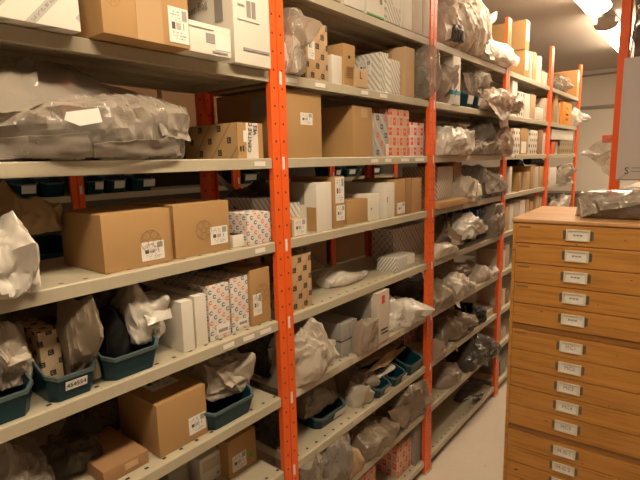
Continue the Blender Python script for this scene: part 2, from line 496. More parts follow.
# ------------------------------------------------------------------ bags
def ridge(p): return 1-2*abs(noise.noise(p))
def loft(rings, seed, amp, zmin, nseg=72, lim=None, tips=4):
    """rings: list of (centre Vector, half depth, half height); closed crumpled skin, lim = (y0, y1, ztop) of the bay"""
    rnd = random.Random(seed*31+7)
    ax = Vector((rnd.uniform(-.5, .9), rnd.uniform(-.8, .8), rnd.uniform(.3, 1))).normalized(); fold = Matrix.Scale(.32, 3, ax)
    bm = bmesh.new(); R = []; so = Vector((seed*7.13, seed*3.7, seed*1.9)); nr = len(rings)
    hmax = max(r[2] for r in rings)
    tip = [(rnd.uniform(.08, .95)*nr, rnd.uniform(.02, .42)*PI if rnd.random() < .6 else rnd.uniform(.4, .9)*PI, rnd.uniform(1.0, 2.2), rnd.uniform(.10, .2)) for _ in range(tips)]
    for i, (c, hd, hh) in enumerate(rings):
        row = []
        am = min(amp, hh*.55)
        for k in range(nseg):
            a = 2*PI*k/nseg; ca, sa = math.cos(a), math.sin(a)
            px = math.copysign(abs(ca)**.8, ca)*hd; pz = math.copysign(abs(sa)**.8, sa)*hh
            p = c + Vector((px, 0, pz)); q = p+so
            q = q + Vector((noise.noise(q*6), noise.noise(q*6+Vector((5, 0, 0))), noise.noise(q*6+Vector((0, 9, 0)))))*.05
            g = fold @ q
            f = ridge(q*8)*.42 + ridge(g*17)*.62 + ridge(g*36)*.5 + ridge(g*80)*.22
            f += sum(T*math.exp(-(((i-ti)/(nr*s))**2+((a-ta)/(2.2*s*3))**2)*1.0) * math.exp(-abs(a-ta)*3.0) for ti, ta, T, s in tip)
            dirv = Vector((ca*.9, .35*noise.noise(q*13), sa))
            p = p + dirv*(f-.35)*am*1.25
            p.y += noise.noise(g*17+Vector((9, 0, 0)))*am*.9
            if p.z < zmin: p.z = zmin + .004*max(0, noise.noise(q*30))
            if lim:
                p.x = max(p.x, -DEPTH+.008)
                if p.x < .026:
                    p.y = min(max(p.y, lim[0]+.002*abs(noise.noise(q*40))), lim[1]-.002*abs(noise.noise(q*40))); p.z = min(p.z, lim[2]-.003*abs(noise.noise(q*40)))
            row.append(bm.verts.new(p))
        R.append(row)
    for A, B in zip(R, R[1:]):
        for k in range(nseg): bm.faces.new((A[k], A[(k+1) % nseg], B[(k+1) % nseg], B[k]))
    bm.faces.new(R[0][::-1]); bm.faces.new(R[-1])
    bmesh.ops.triangulate(bm, faces=[f for f in bm.faces if len(f.verts) == 4], quad_method='SHORT_EDGE')
    return bm
_bagn = [0]
def bag(lvl, xm, depth, outline, mat, label, cat='bag', group=None, inner=None, name='plastic_bag', zoff=0, amp=.021, lift=0, n=26, flaps=(), zbase=None, fmat=None):
    n = int(n*2.1)
    """crumpled bag lying along the shelf; outline = pixels along its upper edge, read on the plane x = xm"""
    _bagn[0] += 1; seed = _bagn[0]
    zs = (LV[lvl] if zbase is None else zbase) + .001 + zoff
    P = [onX(px, py, xm) for px, py in outline]
    P = [(p.y, max(p.z, zs+.012)) for p in P]
    rings = []; y0, y1 = P[0][0], P[-1][0]
    for i in range(n):
        t = i/(n-1); t = t*t*(3-2*t)*.5+t*.5
        y = y0+(y1-y0)*t
        for (a, ha), (b, hb) in zip(P, P[1:]):
            if y <= b+1e-9: break
        s = (y-a)/max(b-a, 1e-6); zt = ha+(hb-ha)*min(1, max(0, s))
        h = zt-zs-lift; tp = max(0.0, math.sin(PI*min(.97, max(.03, t))))**.45
        hd = depth/2*(.25+.75*tp)*min(1, .45+h/.08)
        cx = xm-depth*.18 + .012*noise.noise(Vector((y*8, seed, 0)))
        rings.append((Vector((cx, y, zs+lift+h*.5)), hd, h*.5*(.55+.45*min(1, tp*1.3)) if i in (0, n-1) else h*.5))
    oc = Vector((xm-depth*.18, (y0+y1)/2, zs))
    lim = (*bay_of(y0, y1), roof(lvl))
    bm = loft(rings, seed, amp, zs+lift*.5, 72, lim); bm.transform(Matrix.Translation(-oc)); give_way(bm, oc, lim, zs)
    me = mesh(bm, 'film', 32)
    if inner or flaps:
        root = thing(name, label, cat, oc, 0, group); link('bag_film', me, M[mat], root)
    else:
        root = tag(link(name, me, M[mat], None, oc), label, cat, group)
    if inner:
        r2 = [(Vector((c.x, c.y, zs+hh*.72)), hd*.74, hh*.66) for c, hd, hh in rings[2:-3]]
        b2 = loft(r2, seed+50, .007, zs+.002, 20, lim, 0); b2.transform(Matrix.Translation(-oc)); give_way(b2, oc, lim, zs)
        link('packed_part', mesh(b2, 'packed_part', 40), M[inner], root)
    for f in flaps: flap('bag_mouth', f, M[fmat or mat], root, oc, lim=lim, zmin=zs)
    solid(me, oc)
    return root
def flap(name, quad, mat, parent=None, oc=Vector((0, 0, 0)), n=12, amp=.010, th=.0016, lim=None, zmin=None):
    """creased sheet between four points (px, py, X)"""
    _bagn[0] += 1; so = Vector((_bagn[0]*5.1, _bagn[0], 0))
    C = [onX(*q) if len(q) == 3 else Vector(q[:3]) for q in quad]
    nn = (C[1]-C[0]).cross(C[3]-C[0]).normalized()
    bm = bmesh.new(); G = []
    for i in range(n+1):
        row = []
        for j in range(n+1):
            s, t = i/n, j/n
            p = (C[0]*(1-s)+C[1]*s)*(1-t) + (C[3]*(1-s)+C[2]*s)*t
            q = p+so; p = p + nn*(ridge(q*14)+.5*ridge(q*33)-.3)*amp
            if lim and p.x < .024:
                p.x = max(p.x, -DEPTH+.012); p.y = min(max(p.y, lim[0]+.004), lim[1]-.004); p.z = min(max(p.z, zmin+.003), lim[2]-.003)
            row.append(p-oc)
        G.append(row)
    A = [[bm.verts.new(p+nn*th/2) for p in r] for r in G]; B = [[bm.verts.new(p-nn*th/2) for p in r] for r in G]
    for i in range(n):
        for j in range(n):
            bm.faces.new((A[i][j], A[i+1][j], A[i+1][j+1], A[i][j+1])); bm.faces.new((B[i][j], B[i][j+1], B[i+1][j+1], B[i+1][j]))
    for i in range(n):
        for X, Y in (((i, 0), (i+1, 0)), ((i, n), (i+1, n)), ((0, i), (0, i+1)), ((n, i), (n, i+1))):
            bm.faces.new((A[X[0]][X[1]], A[Y[0]][Y[1]], B[Y[0]][Y[1]], B[X[0]][X[1]]))
    if lim: give_way(bm, oc, lim, zmin)
    return link(name, mesh(bm, name, 28), mat, parent)

# ------------------------------------------------------------------ storage bins
def storage_bin(lvl, x0, y0, x1, h, depth, label, group='teal storage bins', paper=None, txt=None, hf=.6, z=None, shrink=.002):
    zs = (LV[lvl] if z is None else z)+.0006
    xf = y0+(.013 if -.03 < y0 < .03 and lvl in ('D', 'E', 'F') else 0) if abs(y0) < 3 else max(-.3, min(.05, onZ(x0, y0, zs).x))
    a, b = y_at(x0, xf, zs), y_at(x1, xf, zs)
    if z is None: lo, hi = bay_of(a, b)
    else: n = math.floor((a+b)/2-.02); lo, hi = n+.056, n+.984
    a = max(a, lo); b = min(b, hi)
    w, d = b-a-2*shrink, depth; c = min(.019, w*.16)
    root = thing('storage_bin', label, 'storage bin', (xf-d/2, (a+b)/2, zs), 0, group)
    f = h*hf
    out = [(-d/2, -w/2, h), (0, -w/2, h), (d/2-c*1.2, -w/2, f*1.12), (d/2, -w/2+c, f), (d/2, w/2-c, f), (d/2-c*1.2, w/2, f*1.12), (0, w/2, h), (-d/2, w/2, h)]
    def lp(bm, s, zf, k=1): return [bm.verts.new((x*s-d*.012*(1-s), y*s, zf(q)*k)) for x, y, q in out]
    bm = bmesh.new(); n = len(out)
    O0 = lp(bm, .86, lambda q: 0); O1 = lp(bm, 1, lambda q: q); I1 = lp(bm, .95, lambda q: q); I0 = lp(bm, .82, lambda q: .005)
    for A, B in ((O0, O1), (O1, I1), (I1, I0)):
        for i in range(n): bm.faces.new((A[i], A[(i+1) % n], B[(i+1) % n], B[i]))
    bm.faces.new(O0[::-1]); bm.faces.new(I0)
    me = mesh(bm, 'bin_body', 25); solid(me, Vector(root.location)); link('bin_body', me, M['teal_plastic'], root)
    bm = bmesh.new(); th = min(.006, h*.09)
    K = [lp(bm, s, lambda q, e=e: q+e) for s, e in ((1.012, -th), (1.012, .0015), (.94, .0015), (.94, -th))]
    for A, B in zip(K, K[1:]+K[:1]):
        for i in range(n): bm.faces.new((A[i], A[(i+1) % n], B[(i+1) % n], B[i]))
    link('bin_rim', mesh(bm, 'bin_rim', 25), M['bin_rim'], root)
    if paper:
        p0, p1, q0, q1 = paper
        def S(y, z): # point on the leaning front wall
            k = .86+.14*z/f; return Vector((d/2*k+.0012, y*w, z))
        zA, zB = f*q0, f*q1; o = S(p0-.5, zA); uu = (S(p0-.5, zB)-o)
        lab = slab('bin_label', root, o, Vector((0, 1, 0)), uu.normalized(), w*(p1-p0), uu.length, M['paper_white'], .001)
        if txt: lettering(lab, txt, o+Vector((0, 1, 0))*w*(p1-p0)/2+uu/2, Vector((0, 1, 0)), uu.normalized(), uu.length*.66, M['print_shade_black'])
    return root
# ================================================================== setting
XL, XR, YB, YF, CEIL = -2.3, 2.5, -1.7, 7.4, FLOOR+1.1
def shell(name, x0, x1, y0, y1, z0, z1, mat): return struct(name, (lambda b: (add_box(b, x0, x1, y0, y1, z0, z1), b)[1])(bmesh.new()), M[mat])
shell('floor', XL-.1, XR+.1, YB-.1, YF+.1, -.1, 0, 'floor_vinyl')
shell('ceiling', XL-.1, XR+.1, YB-.1, YF+.1, CEIL, CEIL+.1, 'ceiling_paint')
shell('wall_far', XL-.1, XR+.1, YF, YF+.1, 1.06, CEIL, 'wall_paint')
shell('wall_far_lower', XL-.1, XR+.1, YF+.012, YF+.1, 0, 1.06, 'wall_dado')
shell('wall_left', XL-.1, XL, YB, YF, 0, CEIL, 'shade_dark_wall')
shell('wall_right', XR, XR+.1, YB, YF, 0, CEIL, 'wall_side')
shell('wall_back', XL-.1, XR+.1, YB-.1, YB, 0, CEIL, 'wall_side')
shell('trim_1', XL, XR, YF-.035, YF, CEIL-.075, CEIL-.055, 'trim_paint')
shell('trim_2', XL, XR, YF-.025, YF, FLOOR+.60, FLOOR+.64, 'trim_paint')
shell('trim_3', XL, XR, YF-.02, YF, 1.04, 1.075, 'trim_paint')

# ================================================================== shelving racks
def upright_mesh(w, d, h, face=1):
    """two folded angles back to back: a front face with a groove down the middle"""
    a = w/2; g = .0022; bm = bmesh.new()
    prof = [(-d, -a), (0, -a), (0, -g), (-.005, -g*.4), (-.005, g*.4), (0, g), (0, a), (-d, a), (-d, a-.004), (-.004, a-.004), (-.009, .004), (-.009, -.004), (-.004, -a+.004), (-d, -a+.004)]
    add_prism(bm, [(x*face, y) for x, y in prof], 0, h, 'z')
    return mesh(bm, 'upright_post')
def shelf_mesh(d, w, t=.0295):
    bm = bmesh.new()
    # pressed steel tray: top sheet, front and rear lips folded down and back
    prof = [(0, -t), (0, -.003), (-.0015, -.0008), (-.004, 0), (-d+.004, 0), (-d, -.003), (-d, -t), (-d+.014, -t), (-d+.014, -t+.002), (-d+.002, -t+.002), (-d+.002, -.0025), (-.002, -.0025), (-.002, -t+.002), (-.016, -t+.002), (-.016, -t)]
    add_prism(bm, prof, 0, w, 'y')
    for y in (0, w-.002): add_box(bm, -d+.003, -.003, y, y+.002, -t, -.003)
    for x in (-d*.36, -d*.68): add_box(bm, x-.018, x+.018, .004, w-.004, -.014, -.003)
    return mesh(bm, 'shelf')
POST_W, POST_D, POST_H = .064, .018, 2.369
rack = thing('shelving_rack', 'long orange and grey steel shelving rack running down the left of the aisle', 'shelving', (0, 0, 0))
pm_f, pm_r = upright_mesh(POST_W, POST_D, POST_H), upright_mesh(POST_W, POST_D, POST_H, -1)
for n in range(6):
    p = link('upright_post', pm_f, None, rack, (.004, n, 0)); q = link('upright_post', pm_r, None, rack, (-DEPTH-.008, n, 0))
    if n == 0: pm_f.materials.append(M['post_perforated']); pm_r.materials.append(M['post_perforated'])
    f = link('foot_plate', box_mesh('foot_plate', -POST_D-.004, .006, -.036, .036, 0, .005), M['zinc'], p)
    for lv in 'ZABCDEF':
        if n in (1, 2, 3) and not (n == 1 and lv == 'Z'):
            slab('level_tag', p, Vector((.0002, .006, LV[lv]-.034)), Vector((0, 1, 0)), Vector((0, 0, 1)), .0095, .037, M['paper_white'])
    for zc in (LV['H'], LV['E'], LV['C'], LV['A'], LV['Z']):      # ties between front and rear post
        link('post_tie', box_mesh('post_tie', -DEPTH+.03, -.033, n-.010, n+.010, zc-.027, zc-.005), M['zinc_dark'], rack)
sm = shelf_mesh(DEPTH, 1-POST_W-.004)
SH = {}
for n in range(5):
    for lv in 'ZABCDEFGH':
        if n == 0 and lv in 'GH': pass
        SH[lv, n] = link('shelf', sm, None, rack, (0, n+POST_W/2+.002, LV[lv]))
sm.materials.append(M['shelf_metal'])
for bay, lo, hi in ((1, 'D', 'C'), (1, 'C', 'D'), (0, 'C', 'B')):  # flat rear cross braces
    y0, y1, za, zb = bay+.03, bay+.97, 1.565-.04, .90
    if (lo, hi) == ('D', 'C'): za, zb = 1.53, .86
    elif (lo, hi) == ('C', 'D'): za, zb = .86, 1.53
    else: za, zb = .80, 1.40
    bm = bmesh.new(); add_prism(bm, [(y0, za-.012), (y0, za+.012), (y1, zb+.012), (y1, zb-.012)], -DEPTH-.012, -DEPTH-.010, 'x')
    link('rear_brace', mesh(bm, 'rear_brace'), M['zinc'], rack)
y0, y1 = 1.03, 1.97
def shelf_tag(lv, bay, xa, xb, mat='paper_white', v0=-.022, v1=-.009):
    a, b = y_at(xa, 0, LV[lv]-.015), y_at(xb, 0, LV[lv]-.015); yo = bay+POST_W/2+.002
    slab('shelf_label', SH[lv, bay], Vector((.0002, a-yo, v0)), Vector((0, 1, 0)), Vector((0, 0, 1)), b-a, v1-v0, M[mat])
for q in [('A', 1, 286, 297), ('A', 1, 315, 325), ('A', 1, 361, 368), ('A', 1, 380, 387), ('B', 0, 254, 265), ('B', 1, 371, 378), ('B', 1, 385, 391), ('B', 1, 401, 409), ('B', 1, 415, 424),
          ('C', 0, 255, 265), ('D', 0, 223, 234), ('D', 0, 243, 254), ('D', 0, 260, 271)]: shelf_tag(*q)
for q in [('E', 1, 296, 307), ('E', 1, 315, 326), ('E', 1, 338, 348), ('E', 1, 352, 361), ('E', 1, 378, 389), ('E', 1, 400, 404), ('F', 1, 353, 364), ('F', 1, 374, 383), ('G', 1, 330, 340),
          ('C', 2, 442, 447), ('C', 2, 452, 457), ('C', 2, 463, 469), ('C', 2, 478, 484), ('D', 2, 440, 452), ('B', 2, 450, 456), ('B', 2, 468, 474)]: shelf_tag(*q, 'beige_card', -.026, -.005)

# the rack across the next aisle, seen between the shelves
RX = -1.35
rear = thing('shelving_rack', 'dim orange rack holding a row of teal bins, seen through the front shelves', 'shelving', (RX, 0, 0))
rpm = upright_mesh(.062, POST_D, 2.3); rpm.materials.append(M['post_orange'])
for n in range(0, 5):
    p = link('upright_post', rpm, None, rear, (.004, n+.02, 0))
    if n < 4: slab('level_tag', p, Vector((.0002, .008, 1.435)), Vector((0, 1, 0)), Vector((0, 0, 1)), .012, .04, M['paper_white'])
RL = {'a': 1.43, 'b': 1.78, 'c': 1.08, 'd': .73}
for n in range(0, 4):
    for z in RL.values(): link('shelf', sm, None, rear, (0, n+.02+POST_W/2+.002, z))
for i, (a, b, pp) in enumerate([(-16, 11, None), (13.5, 42, (.32, .84)), (43.5, 69, None), (84, 108, (.5, .86)), (109, 130, (.3, .8)), (135, 156, (.45, 1)), (242, 262, (.2, .75)), (322, 344, (.3, .7)), (346, 365, (.2, .5)), (366.5, 384, (.3, .75))]):
    lab = ['teal bin cut off by the left edge on the far rack', 'teal bin with a big pale label, left of the far orange post', 'unlabelled teal bin touching the left side of the far orange post', 'teal bin just right of the far orange post, small white tag',
           'teal bin with a white tag, second right of the far post', 'teal bin half hidden by a dark post above the first brown box', 'teal bin on the far rack above the patterned logo carton', 'teal bin on the far rack above the tall white carton', 'teal bin on the far rack above the small brown cube', 'teal bin on the far rack left of the second front post'][i]
    storage_bin(None, a, RX-.012, b, .088, .2, lab, 'teal bins on the far rack', pp and (pp[0], pp[1], .35, .95), None, .72, RL['a'], .001)
proto = None
for n in range(4):
    for k in range(4):
        y = n+.02+.155+.235*k
        if proto is None:
            a = proto = thing('storage_bin', 'dim teal bin in the shadow on a lower shelf of the far rack', 'storage bin', (RX-.13, y, RL['c']+.0008), 0, 'dim teal bins low on the far rack')
            bm = bmesh.new(); pf = [(-.11, 0), (.10, 0), (.115, .09), (.02, .15), (-.115, .15), (-.115, .145), (.018, .145), (.108, .087), (.095, .006), (-.105, .006)]
            add_prism(bm, [(-.11, 0), (.10, 0), (.10, .006), (-.11, .006)], -.10, .10); add_prism(bm, [(.094, .0061), (.10, .0061), (.115, .09), (.109, .09)], -.10, .10); add_prism(bm, [(-.11, .0061), (-.104, .0061), (-.104, .15), (-.11, .15)], -.10, .10)
            for s in (-1, 1): add_prism(bm, [(-.1039, .0061), (.0939, .0061), (.1089, .09), (.02, .15), (-.1039, .15)], s*.10-.003*(s > 0), s*.10+.003*(s < 0))
            link('bin_body', mesh(bm, 'bin_body'), M['teal_plastic'], a)
        else:
            a = proto.copy(); COL.objects.link(a); a.location = (RX-.13, y, RL['c']+.0008)
            for ch in proto.children: c2 = ch.copy(); COL.objects.link(c2); c2.parent = a
cm = {}
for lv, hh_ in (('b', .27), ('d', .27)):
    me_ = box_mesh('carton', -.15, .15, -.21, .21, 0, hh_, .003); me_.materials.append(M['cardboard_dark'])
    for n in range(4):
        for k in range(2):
            o = link('cardboard_box', me_, None, None, (RX-.17, n+.02+.275+.45*k, RL[lv]+.0008))  # filler cartons added to darken the view through the front shelves
            tag(o, 'brown carton added to darken the far rack across the far aisle', 'box', 'cartons added to darken the far rack')
# ================================================================== bay nearest the camera
box = carton
box('A', -45, 8, 82, .20, .26, 'banded_card', 'white carton with grey diagonal bands at top left of the photo', decals=[('sheet', 'F', .3, .92, .5, .98, 'white_card')])
box('A', 103, 30, 191, .205, .27, 'cardboard', 'large brown carton overhanging the top left shelf, white shipping label at its corner',
    decals=[('tape', 'F', .36, .66, 0, .78, 'clear_tape'), ('lab', 'F', .735, .985, .04, .40), ('ring', 'F', .12, .20+.12, .013), ('bar', 'S', .25, .6, .3, .32, 'print_brown')])
box('A', 187, 50, 232, 18, .17, 'white_card', 'low white carton with barcode, right of the large brown carton up top', decals=[('bar', 'F', .42, .66, .38, .7, 'print_grey'), ('sheet', 'F', .62, .97, .2, .72, 'paper_white'), ('bar', 'F', .05, .6, .80, .83, 'print_grey'), ('bar', 'F', .55, .9, .08, .14, 'print_grey')])
box('A', 235, 62, 271.5, .215, .26, 'white_card', 'tall white carton with a barcode, against the first orange post at the top',
    decals=[('bar', 'F', .36, .47, .55, .74, 'print_grey'), ('bar', 'F', .50, .60, .55, .74, 'print_grey'), ('bar', 'F', .12, .3, .66, .68, 'print_grey'), ('bar', 'F', .1, .7, .5, .507, 'print_grey'), ('bar', 'F', .22, .95, .16, .19, 'print_grey'), ('bar', 'S', .74, .86, .5, .76, 'print_grey'), ('txt', 'S', .42, .72, .028, 'Paper Bag', 6, 'print_grey')])

root = bag('B', -.05, .26, [(-26, 108), (10, 104), (40, 102), (80, 102), (120, 100), (150, 100), (178, 106), (189, 122), (188, 146), (180, 158)], 'film_clear', 'big clear plastic bag of long dark parts, far left under the top shelf', inner='grey_part', n=48, amp=.013, fmat='film_grey',
    flaps=[[(-20, 112, .03), (-8, 74, -.05), (32, 54, -.10), (44, 104, .02)], [(28, 56, -.10), (66, 57, -.12), (104, 98, -.04), (40, 108, .02)], [(66, 58, -.13), (74, 72, -.13), (160, 101, -.08), (90, 104, -.02)],
           [(150, 104, -.02), (186, 108, -.03), (192, 140, -.02), (164, 134, .03)], [(-20, 140, .06), (90, 134, .065), (96, 158, .045), (-20, 160, .05)], [(96, 146, .06), (176, 138, .04), (184, 156, .02), (96, 159, .045)]])
bm = bmesh.new(); a_ = [onX(px, py, .062) for px, py in ((66, 112), (98, 108), (102, 122), (80, 126), (64, 120))]
add_prism(bm, [(p.y-root.location.y, p.z-root.location.z) for p in a_], .062-root.location.x, .064-root.location.x, 'x'); link('paper_insert', mesh(bm, 'paper_insert'), M['paper_white'], root)
box('B', 238, -.03, 276, 122, .24, 'sparse_black_square_card', 'brown carton printed with black squares, white tape strip and lettering, beside the first post',
    decals=[('sheet', 'F', 0, .999, 0, .999, 'cardboard'), ('tape', 'F', .33, .80, 0, 1, 'white_tape'), ('sheet', 'F', .22, .5, .46, .78, 'paper_white'), ('txt', 'F', .47, .60, .0185, 'CENTRE D', 85), ('txt', 'F', .69, .80, .0185, 'VES', 85), ('bar', 'F', .17, .22, .2, .36, 'print_shade_black'), ('bar', 'F', .06, .12, .2, .34, 'print_shade_black')])

bag('C', -.02, .16, [(-30, 252), (-8, 236), (8, 238), (20, 250), (32, 268), (38, 280), (36, 290)], 'film_white', 'white crumpled plastic bag at left edge beside the large brown carton', flaps=[[(-4, 226, -.1), (10, 228, -.14), (22, 254, -.12), (2, 248, -.06)], [(22, 272, .0), (36, 278, -.01), (38, 290, .0), (24, 293, .012)]])
box('C', 105, 274.5, 173.5, 215, .20, 'cardboard', 'large brown carton, label under a round emblem, left one of the pair on this shelf', decals=[('lab', 'F', .52, .87, .09, .43), ('ring', 'F', .67, .44, .026), ('sheet', 'F', .985, .999, .02, .98, 'brown_tape')])
box('C', 176, 259.5, 231, 205.5, .20, 'cardboard', 'brown carton with round emblem and label, right one of the pair on this shelf', decals=[('lab', 'F', .62, .95, .14, .50), ('ring', 'F', .50, .47, .025)])
box('C', 233, 248, 251, 236, .06, 'white_card', 'small open white carton right of the pair of brown cartons', decals=[('bar', 'T', .1, .9, .1, .8, 'print_shade_black')])  # black patch on top paints the shaded inside of the open carton
box('C', 248, -.012, 284, 214, .20, 'logo_card', 'white carton dotted with red and blue ring logos, behind the small open white one')
box('C', 246, -.17, 276, 200, .14, 'striped_card', 'dim striped carton at the back behind the logo dotted carton', shrink=.004)
storage_bin('C', -2, -.20, 40, .11, .13, 'dark teal bin at the back of the shelf left of the large brown carton')
bag('C', -.22, .12, [(-4, 214), (14, 206), (30, 212), (44, 204), (60, 208)], 'kraft_paper', 'crumpled brown paper heaped in the dark bin at the back left', cat='paper', name='crumpled_paper', zoff=.085)

# ---- D, first bay: teal bins
storage_bin('D', -28, -.012, 42, .092, .2, 'teal bin at the left edge holding wrapped silver parts')
storage_bin('D', 51, -.012, 104, .092, .2, 'teal bin with white number label holding a tall printed carton', paper=(.30, .72, .42, .78), txt='454554')
storage_bin('D', 108, -.012, 166, .092, .2, 'teal bin holding black and white packets, next to the two white cartons')
carton('D', 44, -.075, 66, 334, .13, 'pale_black_square_card', 'tall pale carton with black square print standing in a labelled teal bin', zoff=.008)
bag('D', -.09, .12, [(-16, 348), (0, 336), (14, 342), (30, 350), (34, 366)], 'film_milky', 'silvery wrapped packet lying in the leftmost teal bin', zoff=.045, flaps=[[(2, 352, -.04), (27, 345, -.05), (33, 357, -.03), (8, 366, -.025)]])
bag('D', -.05, .09, [(66, 330), (76, 312), (92, 318), (102, 322), (98, 352)], 'film_brown', 'brown film packet behind the labelled bin, right of the printed carton', zoff=.012)
bag('D', -.08, .07, [(104, 322), (110, 312), (120, 318), (128, 330), (130, 344)], 'black_rubber', 'black plastic packet in the third teal bin', zoff=.012, cat='packet', name='black_packet', amp=.006)
bag('D', -.085, .12, [(122, 318), (130, 302), (146, 304), (162, 308), (172, 315), (164, 330), (160, 342)], 'film_white', 'white crumpled bag rising out of the third teal bin', zoff=.05, flaps=[[(142, 306, -.04), (170, 308, -.03), (173, 317, -.02), (150, 324, -.01)]])
box('D', 184, 353.5, 196, 303, .27, 'white_card', 'plain white carton on edge, left one of two beside the logo cartons')
box('D', 197, 347.5, 209, 297, .27, 'white_card', 'plain white carton on edge, right one of two beside the logo cartons')
box('D', 210.5, 342.5, 231.5, 287.5, .22, 'logo_card', 'white carton with red and blue ring logos, next to the white cartons on edge', decals=[('sheet', 'F', .3, .92, .08, .26, 'paper_white'), ('bar', 'F', .4, .85, .12, .18, 'print_grey')])
box('D', 232.5, 333, 250, 279, .22, 'logo_card', 'white carton with red and blue ring logos, next to the brown labelled carton', decals=[('sheet', 'F', .3, .92, .06, .2, 'paper_white'), ('bar', 'F', .4, .85, .1, .15, 'print_grey')])
box('D', 252, 327, 281, 271, .20, 'cardboard', 'brown carton with label and round emblem, left of the first post at mid height', decals=[('lab', 'F', .10, .52, .18, .56), ('ring', 'F', .58, .56, .026)])
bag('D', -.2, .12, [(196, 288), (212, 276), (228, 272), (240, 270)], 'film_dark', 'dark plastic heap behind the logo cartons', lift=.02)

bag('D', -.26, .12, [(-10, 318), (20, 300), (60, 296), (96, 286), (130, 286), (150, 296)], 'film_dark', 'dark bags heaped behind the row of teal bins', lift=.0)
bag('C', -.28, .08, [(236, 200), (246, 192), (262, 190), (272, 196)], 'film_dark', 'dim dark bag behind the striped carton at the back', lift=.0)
# ---- E, first bay
box('E', 160, 459, 208.5, 406.5, .19, 'cardboard', 'brown carton with grey label on top, beside the teal bin on a lower shelf', decals=[('lab', 'F', .60, .96, .13, .47), ('lab', 'T', .25, .8, .40, .90), ('tape', 'T', 0, 1, .1, .24, 'brown_tape')])
box('E', 104, 487, 149.5, 473.5, .19, 'cardboard_dark', 'flat brown mailer carton with a torn flap at bottom left', decals=[('lab', 'T', .1, .45, .7, .96), ('sheet', 'F', .45, .75, .35, .8, 'cardboard_pale')])
storage_bin('E', 210, -.018, 259, .09, .18, 'teal bin holding a white crumpled packet, right of the brown carton')
bag('E', -.09, .11, [(203, 376), (214, 368), (230, 366), (239, 361), (247, 374), (248, 386)], 'film_milky', 'white crumpled packet tied with dark straps, in the teal bin below the white cartons', zoff=.05, flaps=[[(214, 372, -.05), (238, 360, -.06), (246, 378, -.04), (232, 388, -.03)]])
bag('E', -.17, .13, [(236, 372), (250, 350), (266, 340), (282, 342), (286, 372)], 'film_dark', 'dark plastic packet lying behind the first post at lower left', inner='dark_part')
bag('E', -.12, .18, [(-50, 470), (-20, 462), (10, 464), (38, 462), (52, 466)], 'film_grey', 'flat greyish bag in the bottom left corner')
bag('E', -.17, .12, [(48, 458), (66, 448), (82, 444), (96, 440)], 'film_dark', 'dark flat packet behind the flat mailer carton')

bag('E', -.27, .09, [(62, 440), (84, 412), (110, 404), (130, 398), (146, 404)], 'film_dark', 'added dark bag standing in for shade behind the brown cartons at lower left')  # bag added to keep the space behind the cartons dark
# ---- F, first bay
box('F', 201, 488, 226.5, 461, .19, 'white_card', 'white carton at the bottom left of the first post, faded grey panel', decals=[('sheet', 'F', .1, .9, .45, .85, 'beige_card'), ('lab', 'F', .55, .98, .04, .36)])
box('F', 229.5, 480, 257, 443, .15, 'cardboard', 'brown carton with white label and a green dot, low by the first post', decals=[('lab', 'F', .12, .62, .12, .54), ('dot', 'F', .80, .32, .009, 'green_sticker')])
box('F', 170, 500, 190, 474, .16, 'grey_card', 'pale grey carton top at the bottom edge, left of the white carton')
bag('F', -.15, .16, [(250, 428), (262, 416), (280, 420), (292, 440)], 'film_dark', 'dark clear bag behind the first post on the lowest visible shelf', inner='dark_part')

# ================================================================== second bay
# Z, top
for a, b, h, d, mt, lab, dc in [(322, 341, .1, .2, 'cardboard_pale', 'brown printed carton at the very top, left of the white ones', [('bar', 'F', .3, .6, .1, .3, 'print_brown')]),
        (344, 365, .16, .2, 'white_card', 'plain white carton on the top shelf at the frame edge', []),
        (367, 384.5, .17, .2, 'white_card', 'white carton with a green edge strip on the top shelf', [('tape', 'F', 0, 1, 0, .03, 'green_sticker'), ('bar', 'F', .72, .86, .28, .5, 'print_grey')]),
        (386, 400.5, .17, .2, 'striped_card', 'narrow white carton with fine slanting lines on the top shelf', [('sheet', 'F', .45, .98, .35, .98, 'white_card'), ('bar', 'F', .6, .75, .7, .85, 'print_grey')]),
        (401.5, 412, .175, .2, 'white_card', 'narrow off-white carton with grey smudge on the top shelf', [('bar', 'F', .55, .75, .78, .9, 'print_grey')]),
        (413, 422, .175, .2, 'beige_card', 'narrow beige carton, second from the second post on the top shelf', []),
        (423, 433.5, .178, .2, 'beige_card', 'narrow beige carton touching the second post on the top shelf', [])]:
    box('Z', a, .002, b, h, d, mt, lab, 'cartons in a row on the top shelf', dc)
# A
bag('A', .0, .1, [(283, 30), (287, 17), (295, 18), (299, 20), (297, 40), (300, 66)], 'film_clear', 'clear bag with red and blue printed packets squeezed against the first post', inner='white_card', flaps=[[(291, 24, 0), (301, 16, .01), (300, 21, .01), (294, 29, .01)]], n=20)
box('A', 307, -.012, 328.5, 19, .19, 'black_square_card', 'tall brown carton with black square print on the upper shelf', decals=[('lab', 'F', .06, .36, .35, .85)])
box('A', 332, -.02, 342.5, 54, .07, 'white_card', 'small plain white carton between two brown ones on the upper shelf')
box('A', 343.8, -.012, 355.5, 42.5, .22, 'cardboard', 'upright brown carton with a black arrow mark, upper shelf', decals=[('bar', 'F', .38, .56, .66, .73, 'print_shade_black')] + [('bar', 'F', .2, .85, .2+.05*i, .215+.05*i, 'print_brown') for i in range(6)])
box('A', 356.5, .002, 368, 67.5, .06, 'cardboard_pale', 'little brown carton lettered with a black L', decals=[('txt', 'F', .36, .62, .035, 'L', 0)])
box('A', 380.5, -.02, 388.5, 51.5, .17, 'striped_card', 'white carton with slanting grey stripes and a grey label, upper shelf', decals=[('lab', 'S', .40, .75, .5, .85)])
